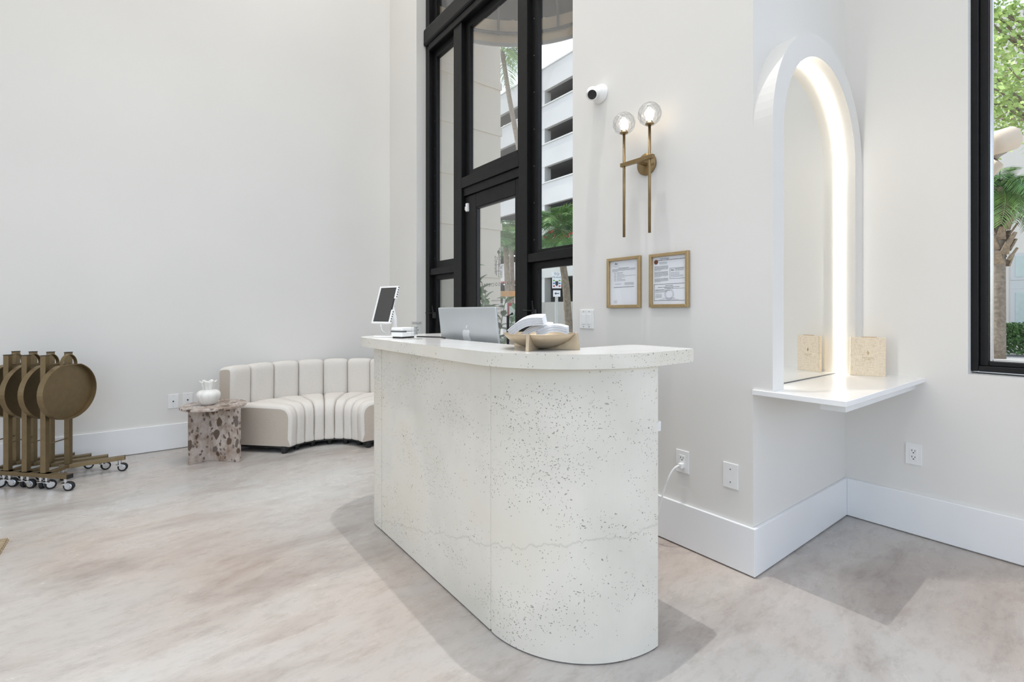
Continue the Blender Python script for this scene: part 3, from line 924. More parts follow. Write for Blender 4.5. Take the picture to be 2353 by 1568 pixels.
# clear acrylic sign
bs = (1.135, 2.315, ZT)
SGN = thing('counter_sign', 'clear acrylic sign holder with small print on the counter', 'sign', bs)
Ms = frame_basis(Vector((0.55, -0.83, 0)), (0, 0, 1), bs)
bm = NB(); box(bm, -0.032, 0.032, 0.0, 0.092, -0.0015, 0.0015, 0.0005, 1, M=Ms); box(bm, -0.032, 0.032, 0.0, 0.003, -0.001, 0.035, 0.0005, 1, M=Ms)
part('holder', bm, 'acrylic', SGN, bs)
bm = NB()
for k, z in enumerate((0.084, 0.078)):
    for i in range(9):
        if R.random() < 0.9:
            box(bm, -0.026 + 0.006 * i, -0.0215 + 0.006 * i, z, z + 0.003, 0.0016, 0.0019, M=Ms)
for k in range(7):
    box(bm, -0.018, -0.018 + 0.012 + 0.02 * R.random(), 0.024 + 0.006 * k, 0.0265 + 0.006 * k, 0.0016, 0.0019, M=Ms)
part('print', bm, 'ink', SGN, bs)

# gold bowl in a crossed cradle with folded towels
bw = (1.205, 1.405, ZT)
BOWL = thing('gold_bowl', 'shallow champagne gold bowl held in a crossed cradle', 'bowl', bw)
prof = [(0.0, 0.012), (0.035, 0.0125), (0.065, 0.019), (0.095, 0.031), (0.118, 0.045), (0.136, 0.060), (0.140, 0.0605), (0.141, 0.0575), (0.122, 0.0385), (0.098, 0.023), (0.067, 0.010), (0.035, 0.003), (0.0, 0.002)]
part('bowl', lathe(NB(), prof, 48, bw, cap=False), 'champagne', BOWL, bw, True)
def fin(angle):
    pts = [(0.0, 0.0), (0.158, 0.0), (0.158, 0.004), (0.150, 0.064), (0.143, 0.064)]
    pts += [(0.1425, 0.0575), (0.1235, 0.0375), (0.099, 0.0218), (0.068, 0.009), (0.035, 0.002), (0.0, 0.0015)]
    bm = prism(NB(), pts, -0.006, 0.006, 'y', bev=0.0012, seg=1)
    bmesh.ops.transform(bm, matrix=Matrix.Translation(Vector(bw)) @ Matrix.Rotation(angle, 4, 'Z'), verts=bm.verts)
    part('cradle_fin', bm, 'champagne', BOWL, bw)
for a in (212.7, 297.7, 88.7, 22.7):
    fin(math.radians(a))
def towel(c, rot, pitch, roll, size, n, label, thick=0.0045):
    """folded flat stack: layers with a rounded fold"""
    T = thing('folded_towel', label, 'towel', c, group='white towels in the gold bowl')
    M = Matrix.Rotation(rot, 4, 'Z') @ Matrix.Rotation(pitch, 4, 'Y') @ Matrix.Rotation(roll, 4, 'X')
    for k in range(n):
        bm = NB()
        L, W_ = size[0] * (1 - 0.012 * (n - k)), size[1]
        z0 = k * thick
        poly = [(-L / 2, z0)]
        top = []
        for i in range(9):
            u = i / 8; x = -L / 2 + L * u
            bend = 0.018 * math.sin(PI * u)
            top.append((x, z0 + bend))
        bot = [(x, z) for x, z in top]
        poly = bot + [(x, z + thick * 0.86) for x, z in top[::-1]]
        prism(bm, poly, -W_ / 2 + 0.0015 * (k % 2), W_ / 2 - 0.001 * (k % 3), 'y', bev=0.0012, seg=1)
        bmesh.ops.transform(bm, matrix=M, verts=bm.verts)
        obj('towel_layer', bm, 'towel', T)
    return T
towel((1.180, 1.437, ZT + 0.074), math.radians(-52), math.radians(-20), math.radians(8), (0.145, 0.10), 7, 'largest white folded towel, leaning highest at the left of the gold bowl')
towel((1.215, 1.425, ZT + 0.055), math.radians(-50), math.radians(-18), math.radians(6), (0.13, 0.08), 4, 'middle white folded towel peeking out between the other two in the bowl', 0.006)
towel((1.245, 1.370, ZT + 0.050), math.radians(-50), math.radians(-10), math.radians(2), (0.12, 0.085), 6, 'lowest white folded towel, nearest the right rim of the gold bowl')

# ------------------------------------------------------------------ sconce
bsx = (XD, 1.656, 2.012)
SC = thing('wall_sconce', 'brass two-arm wall sconce with faceted crystal globes', 'sconce', bsx)
XS = 2.09
bm = NB(); lathe(bm, [(0.0, 0.0), (0.058, 0.0), (0.060, 0.003), (0.060, 0.014), (0.057, 0.017), (0.0, 0.017)], 40, cap=False, M=Matrix.Translation(Vector((XD, 1.650, 2.012))) @ Matrix.Rotation(-PI / 2, 4, 'Y'))
part('back_plate', bm, 'brass', SC, bsx, True)
part('arm', bbox(XS, XD - 0.012, 1.642, 1.658, 2.002, 2.018, bev=0.001), 'brass', SC, bsx)
part('cross_bar', bbox(XS - 0.010, XS + 0.010, 1.535, 1.748, 2.000, 2.020, bev=0.001), 'brass', SC, bsx)
for y, ztop, zbot in ((1.728, 2.185, 1.613), (1.560, 2.182, 1.615)):
    bm = NB(); tube(bm, [(XS, y, zbot), (XS, y, ztop)], 0.0075, 14)
    part('rod', bm, 'brass', SC, bsx, True)
    bm = NB(); lathe(bm, [(0.008, -0.004), (0.022, 0.0), (0.024, 0.004), (0.018, 0.008), (0.013, 0.024), (0.0, 0.025)], 20, (XS, y, ztop - 0.002), cap=False)
    part('cup', bm, 'brass', SC, bsx, True)
    # faceted globe: hollow, flat facets
    bm = NB()
    nz, na, rad = 7, 11, 0.062
    zc = ztop + 0.052
    rings = []
    for k in range(nz):
        th = math.radians(28 + (168 - 28) * k / (nz - 1)); th = PI - th
        rr = rad * math.sin(th); zz = zc + rad * math.cos(th)
        rings.append([bm.verts.new((XS + rr * math.cos(2 * PI * (i + 0.5 * (k % 2)) / na), y + rr * math.sin(2 * PI * (i + 0.5 * (k % 2)) / na), zz)) for i in range(na)])
    for k in range(nz - 1):
        for i in range(na):
            j = (i + 1) % na
            a, b_, c, d = rings[k][i], rings[k][j], rings[k + 1][i], rings[k + 1][j]
            if k % 2 == 0:
                bm.faces.new((a, b_, c)); bm.faces.new((b_, d, c))
            else:
                bm.faces.new((a, d, c)); bm.faces.new((a, b_, d))
    bm.faces.new(rings[-1])
    gl = part('crystal_globe', bm, 'crystal', SC, bsx)
    md = gl.modifiers.new('thickness', 'SOLIDIFY'); md.thickness = 0.006; md.offset = -1
    bm = NB(); lathe(bm, [(0.0, 0), (0.011, 0.004), (0.015, 0.02), (0.013, 0.042), (0.0, 0.052)], 16, (XS, y, ztop + 0.022), cap=False)
    part('bulb', bm, 'bulb', SC, bsx, True)
    lp = lamp('sconce_lamp', 'POINT', (XS, y, ztop + 0.046), 4.0, (1.0, 0.88, 0.78), 0.012)
    lp.parent = SC; lp.location = Vector((XS, y, ztop + 0.046)) - Vector(bsx)

# ------------------------------------------------------------------ security camera
bc = (XD, 1.99, 2.52)
CAMR = thing('security_camera', 'white turret security camera with black lens on the wall', 'camera', bc)
Mc = Matrix.Translation(Vector(bc)) @ Matrix.Rotation(-PI / 2, 4, 'Y')
bm = NB(); lathe(bm, [(0.0, 0), (0.056, 0), (0.058, 0.004), (0.056, 0.012), (0.048, 0.03), (0.040, 0.042), (0.0, 0.046)], 36, cap=False, M=Mc)
part('mount', bm, 'plastic_white', CAMR, bc, True)
hc = Vector((XD - 0.062, 2.0, 2.512))
bm = NB(); bmesh.ops.create_uvsphere(bm, u_segments=28, v_segments=16, radius=0.040, matrix=Matrix.Translation(hc))
part('ball', bm, 'plastic_white', CAMR, bc, True)
ld = Vector((-0.55, -0.45, -0.42)).normalized()
Ml = Matrix.Translation(hc) @ ld.to_track_quat('Z', 'Y').to_matrix().to_4x4()
bm = NB(); lathe(bm, [(0.030, 0.015), (0.0305, 0.05), (0.028, 0.054), (0.0265, 0.054), (0.0265, 0.050)], 32, cap=False, M=Ml)
hd = part('lens_hood', bm, 'plastic_white', CAMR, bc, True)
bm = NB(); lathe(bm, [(0.0268, 0.0505), (0.018, 0.053), (0.010, 0.0535), (0.0, 0.054)], 32, cap=False, M=Ml)
part('lens', bm, 'lens', CAMR, bc, True)

# ------------------------------------------------------------------ framed certificates
def certificate(y1, y0, z0, z1, label, kind):
    base = (XD, (y0 + y1) / 2, z0)
    T = thing('framed_certificate', label, 'picture frame', base, group='framed certificates under the sconce')
    fw, d = 0.017, 0.022
    bm = NB()
    # mitred moulding: four prisms
    Y0, Y1, Z0, Z1 = y0, y1, z0, z1
    o4 = [(Y0, Z0), (Y1, Z0), (Y1, Z1), (Y0, Z1)]
    i4 = [(Y0 + fw, Z0 + fw), (Y1 - fw, Z0 + fw), (Y1 - fw, Z1 - fw), (Y0 + fw, Z1 - fw)]
    for k in range(4):
        a, b_ = o4[k], o4[(k + 1) % 4]; c, e = i4[(k + 1) % 4], i4[k]
        bb = prism(NB(), [a, b_, c, e], XD - d, XD - 0.001, 'x', bev=0.0015, seg=1)
        part('moulding', bb, 'gold_frame', T, base)
    part('sheet', bbox(XD - 0.006, XD - 0.002, Y0 + fw, Y1 - fw, Z0 + fw, Z1 - fw), 'paper', T, base)
    bm = NB(); X = XD - 0.0064
    lx, W_ = Y1 - fw, (Y1 - Y0 - 2 * fw)
    top, Hh = Z1 - fw, (Z1 - Z0 - 2 * fw)
    def bar(u0, u1, v, h=0.0014, b=None):
        """u from the sheet's left (0..1), v from its top (0..1): a row of tiny words"""
        u = u0
        while u < u1:
            wd = min(u1 - u, 0.02 + 0.05 * R.random())
            box(b or bm, X - 0.0003, X, lx - (u + wd) * W_, lx - u * W_, top - v * Hh - h, top - v * Hh)
            u += wd + 0.008
    def rule(u0, u1, v0, v1, th=0.0012):
        for q in ((u0, u1, v0, v0), (u0, u1, v1, v1)):
            box(bm, X - 0.0003, X, lx - q[1] * W_, lx - q[0] * W_, top - q[2] * Hh - th, top - q[2] * Hh)
        for u in (u0, u1):
            box(bm, X - 0.0003, X, lx - u * W_ - th / 2, lx - u * W_ + th / 2, top - v1 * Hh, top - v0 * Hh)
    light = NB()
    def words(s, size, u, v, to=None):
        t = textmesh(s, size, 0.0002)
        put(to if to is not None else bm, t, frame_basis((0, -1, 0), (0, 0, 1), (X - 0.0003, lx - u * W_, top - v * Hh)))
    if kind == 1:
        words('dbo', 0.014, 0.22, 0.065)
        bar(0.10, 0.34, 0.11, 0.001, light); bar(0.17, 0.30, 0.135, 0.001, light)
        bar(0.30, 0.66, 0.165, 0.002)
        for k in range(4): bar(0.08, 0.90 if k < 3 else 0.28, 0.185 + 0.017 * k, 0.0011)
        for k, v in enumerate((0.265, 0.29, 0.318, 0.345, 0.372, 0.40, 0.425, 0.45)):
            bar(0.13 if k % 2 == 0 else 0.16, 0.22, v, 0.0012); bar(0.25, (0.46, 0.44, 0.5, 0.9, 0.54, 0.42, 0.55, 0.54)[k], v, 0.0011)
        bar(0.18, 0.40, 0.525, 0.0012)
        for k in range(3): bar(0.52, 0.84, 0.505 + 0.02 * k, 0.0012)
        bar(0.13, 0.84, 0.595, 0.0024)
        for k in range(4): bar(0.14, 0.26, 0.90 + 0.018 * k, 0.001, light)
    else:
        for k, (s, sz) in enumerate((('STATE OF FLORIDA', 0.0068), ('DEPARTMENT OF BUSINESS AND PROFESSIONAL REGULATION', 0.0062))):
            words(s, sz, 0.36 if k == 0 else 0.565, 0.045 + 0.03 * k)
        for k in range(3): bar(0.20, 0.44, 0.115 + 0.018 * k, 0.001)
        for a, n in ((0.195, 6), (0.315, 7), (0.455, 5)):
            for k in range(n): bar(0.05, 0.47 if k < n - 1 else 0.25, a + 0.0165 * k, 0.0012)
        rule(0.52, 0.96, 0.255, 0.47)
        words('dbpr', 0.011, 0.60, 0.295)
        for k in range(3): bar(0.68, 0.93, 0.27 + 0.018 * k, 0.0012)
        for k in range(5): bar(0.55, 0.80 if k < 3 else 0.92, 0.345 + 0.022 * k, 0.001)
        rule(0.04, 0.975, 0.575, 0.92, 0.0016)
        words('STATE OF FLORIDA', 0.0054, 0.50, 0.615); words('DEPARTMENT OF BUSINESS AND PROFESSIONAL REGULATION', 0.0046, 0.48, 0.645)
        bar(0.36, 0.62, 0.665, 0.0018); bar(0.07, 0.36, 0.69, 0.0018); bar(0.60, 0.95, 0.675, 0.0012)
        for k in range(3): bar(0.07, 0.55 - 0.1 * k, 0.71 + 0.018 * k, 0.001)
        for k in range(4): bar(0.08, 0.28, 0.79 + 0.02 * k, 0.001)
        bar(0.30, 0.68, 0.875, 0.0012); bar(0.20, 0.78, 0.905, 0.001)
        for rr in (0.028, 0.022):
            pts = [(X - 0.0002, lx - 0.5 * W_ + rr * math.cos(a * PI / 12), top - 0.79 * Hh + rr * math.sin(a * PI / 12)) for a in range(25)]
            tube(light, pts, 0.0006, 4)
        sb = NB(); lathe(sb, [(0.0, 0.0), (0.0125, 0.0), (0.0125, 0.0008), (0.0, 0.0008)], 24, cap=False, M=Matrix.Translation(Vector((X, lx - 0.10 * W_, top - 0.105 * Hh))) @ Matrix.Rotation(-PI / 2, 4, 'Y'))
        part('seal', sb, 'seal_brown', T, base)
    part('print', bm, 'ink', T, base)
    part('faint_print', light, 'ink_light', T, base)
certificate(1.928, 1.688, 1.226, 1.516, 'smaller looking gold framed certificate nearer the light switch', 1)
certificate(1.627, 1.390, 1.226, 1.513, 'gold framed state license with brown seal, right of the other certificate', 2)

# ------------------------------------------------------------------ wall plates
def plate(name, label, cat, centre, right, w_, h_, kind, group=None):
    n = Vector(right).normalized().cross(Vector((0, 0, 1)))
    T = thing(name, label, cat, centre, group=group)
    M = frame_basis(right, (0, 0, 1), centre)
    def pb(nm, a, mat, bev=0.0, par=T):
        bm = NB(); box(bm, *a, bev, 2, M=M); return part(nm, bm, mat, par, centre)
    pb('cover_plate', (-w_ / 2, w_ / 2, -h_ / 2, h_ / 2, 0.0, 0.006), 'plastic_white', 0.002)
    def dot(x, y, r=0.0028, mat='steel_grey', nm='screw'):
        bm = NB(); lathe(bm, [(r, 0.0058), (r, 0.0068), (r * .6, 0.0072)], 10, M=M @ Matrix.Translation(Vector((x, y, 0)))); part(nm, bm, mat, T, centre)
    if kind == 'duplex':
        ins = pb('receptacle', (-0.0165, 0.0165, -0.033, 0.033, 0.0055, 0.0078), 'plastic_white', 0.001)
        for cy in (0.017, -0.017):
            bm = NB()
            for x0, hh_ in ((-0.008, 0.009), (0.005, 0.007)):
                box(bm, x0, x0 + 0.0028, cy - 0.001, cy - 0.001 + hh_, 0.0072, 0.0082, M=M)
            box(bm, -0.0028, 0.0028, cy - 0.011, cy - 0.006, 0.0072, 0.0082, M=M)
            part('socket_slots', bm, 'gap_dark', ins, centre)
    elif kind == 'blank':
        dot(0, 0.03); dot(0, -0.03)
    elif kind == 'switch':
        for x in (-0.023, 0.023):
            r_ = pb('rocker', (x - 0.0155, x + 0.0155, -0.032, 0.032, 0.0055, 0.009), 'plastic_white', 0.002)
        dot(-0.023, 0.047); dot(0.023, 0.047); dot(-0.023, -0.047); dot(0.023, -0.047)
    elif kind == 'coax':
        pb('insert', (-0.0165, 0.0165, -0.033, 0.033, 0.0055, 0.0068), 'plastic_white', 0.001)
        bm = NB(); lathe(bm, [(0.0055, 0.006), (0.0055, 0.012), (0.0025, 0.012)], 12, M=M); part('connector', bm, 'gap_dark', T, centre)
        dot(0, 0.046, 0.002); dot(0, -0.046, 0.002)
    return T, M
plate('light_switch', 'white double rocker light switch left of the certificates', 'light switch', (XD, 2.106, 1.157), (0, -1, 0), 0.118, 0.118, 'switch')
OUTL, OM = plate('wall_outlet', 'white wall outlet with a charger plug beside the desk', 'outlet', (XD, 1.432, 0.435), (0, -1, 0), 0.074, 0.114, 'duplex')
plate('blank_plate', 'blank white wall plate near the wall corner', 'wall plate', (XD, 1.177, 0.431), (0, -1, 0), 0.074, 0.118, 'blank')
plate('wall_outlet', 'white wall outlet below the white shelf on the right wall', 'outlet', (XR, 0.751, 0.434), (0, -1, 0), 0.070, 0.114, 'duplex')
plate('cable_plate', 'white cable plate left of the vase on the long wall, farther left one', 'wall plate', (0.193, YL, 0.419), (1, 0, 0), 0.078, 0.122, 'coax')
plate('cable_plate', 'white cable plate half hidden by the ribbed vase', 'wall plate', (0.298, YL, 0.421), (1, 0, 0), 0.078, 0.122, 'coax')
plate('wall_outlet', 'white wall outlet seen between the trolley posts near the floor', 'outlet', (-0.62, YL, 0.36), (1, 0, 0), 0.078, 0.118, 'duplex')
# plug and cord
pc = (XD, 1.432, 0.41)
PLG = thing('power_cord', 'white charger plug and cord hanging from the outlet', 'cord', pc)
bm = NB(); box(bm, XD - 0.032, XD - 0.008, 1.418, 1.442, 0.404, 0.430, 0.004)
part('plug', bm, 'plastic_white', PLG, pc)
bm = NB()
path = []
P0, P1, P2, P3 = Vector((XD - 0.03, 1.434, 0.418)), Vector((XD - 0.10, 1.455, 0.42)), Vector((XD - 0.09, 1.50, 0.22)), Vector((XD - 0.085, 1.56, 0.02))
for i in range(19):
    u = i / 18
    path.append((1 - u) ** 3 * P0 + 3 * (1 - u) ** 2 * u * P1 + 3 * (1 - u) * u * u * P2 + u ** 3 * P3)
path += [Vector((XD - 0.085, 1.60, 0.005)), Vector((XD - 0.08, 1.75, 0.005))]
tube(bm, path, 0.0042, 10)
part('cord', bm, 'plastic_white', PLG, pc, True)

# ------------------------------------------------------------------ arched niche with mirror and light strip
ba = ((XD + XR) / 2, YR, 0.84)
ARC = thing('arched_niche', 'white arched surround with mirror back and warm light strip', 'niche', ba)
ZS, AX, RO, RI, YF = 2.035, (XD + XR) / 2, (XR - XD) / 2, (XR - XD) / 2 - 0.107, 0.987
ZSH = 0.85
o_ = [(AX + RO, ZSH)] + arc(AX, ZS, RO, RO + 0.003, 0, 180, 48) + [(AX - RO, ZSH)]
i_ = [(AX + RI, ZSH)] + arc(AX, ZS, RI, RI, 0, 180, 48) + [(AX - RI, ZSH)]
part('surround', prism(NB(), o_ + i_[::-1], YF, YR, 'y'), 'paint', ARC, ba)
part('mirror', prism(NB(), i_, YR - 0.006, YR - 0.001, 'y'), 'mirror', ARC, ba)
r2 = RI - 0.004
o_ = [(AX + RI - 0.0005, ZSH + 0.002)] + arc(AX, ZS, RI - 0.0005, RI - 0.0005, 0, 180, 48) + [(AX - RI + 0.0005, ZSH + 0.002)]
i2 = [(AX + r2, ZSH + 0.002)] + arc(AX, ZS, r2, r2, 0, 180, 48) + [(AX - r2, ZSH + 0.002)]
part('light_strip', prism(NB(), o_ + i2[::-1], YR - 0.028, YR - 0.0075, 'y'), 'led', ARC, ba, label='glowing warm white strip')
ed_ = [(AX - RI, ZSH), (AX + RI, ZSH), (AX + RI, ZSH + 0.004), (AX - RI, ZSH + 0.004)]
part('mirror_edge', prism(NB(), ed_, YR - 0.010, YR - 0.006, 'y'), 'steel_grey', ARC, ba)

bh = (2.73, 0.89, 0.815)
SHF = thing('wall_shelf', 'glossy white stone shelf under the arch along the right wall', 'shelf', bh)
part('shelf_slab', bbox(XD - 0.012, XR, 0.704, YR, 0.827, ZSH, bev=0.002), 'gloss_white', SHF, bh)
part('support_block', bbox(2.30, XR, 0.745, 0.84, 0.785, 0.827, bev=0.001), 'trim_white', SHF, bh)

# linen menu standing on the shelf
bn = (3.165, 0.92, ZSH)
MEN = thing('menu_book', 'beige linen covered menu standing on the white shelf', 'menu', bn)
dvec = Vector((0.066, -0.142, 0)).normalized()
Mm = frame_basis(dvec, (0, 0, 1), bn)
def mb(*a, bev=0.0015):
    bm = NB(); box(bm, *a, bev, M=Mm); return bm
part('front_cover', mb(-0.078, 0.078, 0.0, 0.212, 0.006, 0.010), 'linen', MEN, bn)
part('back_cover', mb(-0.078, 0.078, 0.0, 0.212, -0.010, -0.006), 'linen', MEN, bn)
part('spine', mb(-0.0795, -0.076, 0.0, 0.212, -0.010, 0.010), 'linen', MEN, bn)
part('pages', mb(-0.03, 0.040, 0.003, 0.2145, -0.005, 0.005), 'timber', MEN, bn)
bm = NB()
for k in range(5):
    b_ = NB(); tube(b_, [(0.0, 0.118 - 0.001 * k, 0.0104), (-0.006 + 0.003 * k, 0.128, 0.0104), (0.0, 0.142 - 0.002 * k, 0.0104)], 0.0007, 5)
    put(bm, b_, Mm)
for z, wd in ((0.098, 0.05), (0.088, 0.022)):
    u = -wd / 2
    while u < wd / 2:
        b_ = NB(); box(b_, u, u + 0.003, z, z + 0.0035, 0.0099, 0.0103); put(bm, b_, Mm); u += 0.0046
part('emblem', bm, 'gold_frame', MEN, bn, label='faint gold stamped emblem')

# ------------------------------------------------------------------ channelled corner sofa
c0 = (1.195, 4.15)
bso = (1.195, 4.15, 0)
SOFA = thing('curved_sofa', 'cream channel-tufted curved sofa in the corner', 'sofa', bso)
A0, A1, NCH = 135.0, 0.0, 9
RIN, ROUT = 0.311, 1.0
def rounded(pts, rad, n=5):
    """polygon with rounded corners: rad per point"""
    out = []
    m = len(pts)
    for k in range(m):
        p = Vector(pts[k]); a = Vector(pts[k - 1]); b_ = Vector(pts[(k + 1) % m]); r_ = rad[k]
        if r_ <= 0:
            out.append(tuple(p)); continue
        u = (a - p).normalized(); v = (b_ - p).normalized()
        for i in range(n + 1):
            s = i / n
            q = p + u * r_ * (1 - s) ** 2 + v * r_ * s ** 2
            out.append(tuple(q))
    return out
def resample(pts, step):
    out = []
    m = len(pts)
    for k in range(m):
        p = Vector(pts[k]); q = Vector(pts[(k + 1) % m]); L = (q - p).length
        n = max(1, int(L / step))
        for i in range(n):
            out.append(p.lerp(q, i / n))
    return out
def channel(sec, a0, a1, depth, nv=10):
    """sweep section (r,z) from angle a0 to a1, pillowed between the seams"""
    m = len(sec)
    cen = sum(sec, Vector((0, 0))) / m
    nor = []
    for k in range(m):
        d = (sec[(k + 1) % m] - sec[k - 1]).normalized()
        nn = Vector((d.y, -d.x))
        if nn.dot(sec[k] - cen) < 0: nn = -nn
        nor.append(nn)
    bm = NB(); rings = []
    for j in range(nv + 1):
        v = -1 + 2 * j / nv
        a = math.radians(a0 + (a1 - a0) * (0.5 + 0.5 * math.copysign(abs(v) ** 0.8, v)))
        off = -depth * (1 - math.sqrt(max(0.0, 1 - abs(v) ** 3.2)))
        ring = []
        for k in range(m):
            p = sec[k] + nor[k] * (off if sec[k].y > 0.09 else off * 0.3)
            ring.append(bm.verts.new((c0[0] + p.x * math.cos(a), c0[1] + p.x * math.sin(a), p.y)))
        rings.append(ring)
    for j in range(nv):
        for k in range(m):
            bm.faces.new((rings[j][k], rings[j][(k + 1) % m], rings[j + 1][(k + 1) % m], rings[j + 1][k]))
    c1 = bm.faces.new(rings[0]); c2 = bm.faces.new(rings[-1][::-1])
    return bm
seat_sec = resample(rounded([(RIN, 0.055), (RIN - 0.012, 0.405), (0.70, 0.412), (0.875, 0.39), (0.875, 0.055)], [0.02, 0.13, 0, 0, 0], 7), 0.05)
back_sec = resample(rounded([(0.855, 0.30), (0.845, 0.738), (ROUT, 0.72), (ROUT, 0.055), (0.88, 0.055), (0.88, 0.30)], [0, 0.075, 0.05, 0.02, 0, 0], 7), 0.06)
for i in range(NCH):
    a0 = A0 + (A1 - A0) * i / NCH; a1 = A0 + (A1 - A0) * (i + 1) / NCH
    gap = 0.12
    for nm, sec, dp in (('seat_channel', seat_sec, 0.030), ('back_channel', back_sec, 0.026)):
        o = part(nm, channel(sec, a0 - gap, a1 + gap, dp), ['boucle', 'boucle_side'], SOFA, bso, True)
        caps = sorted(o.data.polygons, key=lambda p: -len(p.vertices))[:2]
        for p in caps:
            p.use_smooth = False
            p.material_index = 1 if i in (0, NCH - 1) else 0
for a in (132, 112, 90, 68, 46, 24, 3):
    for r_ in (0.38, 0.92):
        x, y = c0[0] + r_ * math.cos(math.radians(a)), c0[1] + r_ * math.sin(math.radians(a))
        part('foot', lathe(NB(), [(0.022, 0.0), (0.026, 0.03), (0.026, 0.058)], 12, (x, y, 0)), 'black_plastic', SOFA, bso)
po = arc(c0[0], c0[1], 0.34, 0.34, 133, 2, 24); pi_ = arc(c0[0], c0[1], 0.95, 0.95, 133, 2, 24)
part('base_board', prism(NB(), po + pi_[::-1], 0.04, 0.06), 'black_plastic', SOFA, bso)

# ------------------------------------------------------------------ breccia side table and vase
btb = (0.442, 4.585, 0)
TBL = thing('side_table', 'brown and grey breccia marble side table with round top', 'side table', btb)
part('table_top', lathe(NB(), [(0.0, 0.432), (0.232, 0.432), (0.235, 0.435), (0.235, 0.449), (0.232, 0.452), (0.0, 0.452)], 56, (btb[0], btb[1], 0), cap=False), 'breccia', TBL, btb)
def slab(p, q, th, z1):
    p, q = Vector(p), Vector(q); d = (q - p).normalized(); n = Vector((-d.y, d.x)) * th / 2
    return prism(NB(), [tuple(p - n), tuple(q - n), tuple(q + n), tuple(p + n)], 0, z1, bev=0.002, seg=1)
part('leg_panel', slab((0.602, 4.392), (0.318, 4.688), 0.022, 0.432), 'breccia', TBL, btb)
part('leg_panel', slab((0.268, 4.540), (0.400, 4.592), 0.022, 0.432), 'breccia', TBL, btb)
part('leg_panel', slab((0.425, 4.604), (0.60, 4.685), 0.022, 0.432), 'breccia', TBL, btb)

bv = (0.405, 4.60, 0.452)
VAS = thing('vase', 'cream ribbed gourd vase with ruffled rim on the marble table', 'vase', bv)
def lobes(a, k):
    return 1.0
bm = NB()
prof = [(0.042, 0.0), (0.050, 0.003), (0.062, 0.018), (0.078, 0.042), (0.087, 0.066), (0.088, 0.084), (0.082, 0.100), (0.066, 0.113), (0.046, 0.120), (0.036, 0.125)]
lathe(bm, prof, 72, bv, lobes=lambda a, k: 1 - 0.075 * (1 - abs(math.sin(4 * a)) ** 0.45) * min(1, k * 3) * (1 if k < 0.9 else 0.5), cap=False)
bm.verts.ensure_lookup_table()
part('body', bm, 'ceramic', VAS, bv, True)
bm = NB()
rings = []
for k in range(9):
    u = k / 8
    ring = []
    for i in range(72):
        a = 2 * PI * i / 72
        ru = math.cos(6 * a)
        r_ = 0.033 + 0.003 * math.sin(u * 3) + 0.020 * u ** 1.8 + 0.008 * u * ru + 0.004 * ru * (1 - u)
        z_ = bv[2] + 0.121 + 0.068 * u + 0.007 * u * u * ru
        ring.append(bm.verts.new((bv[0] + r_ * math.cos(a), bv[1] + r_ * math.sin(a), z_)))
    rings.append(ring)
for k in range(8):
    for i in range(72):
        bm.faces.new((rings[k][i], rings[k][(i + 1) % 72], rings[k + 1][(i + 1) % 72], rings[k + 1][i]))
nk = part('ruffled_neck', bm, 'ceramic', VAS, bv, True)
md = nk.modifiers.new('wall', 'SOLIDIFY'); md.thickness = 0.004; md.offset = 0

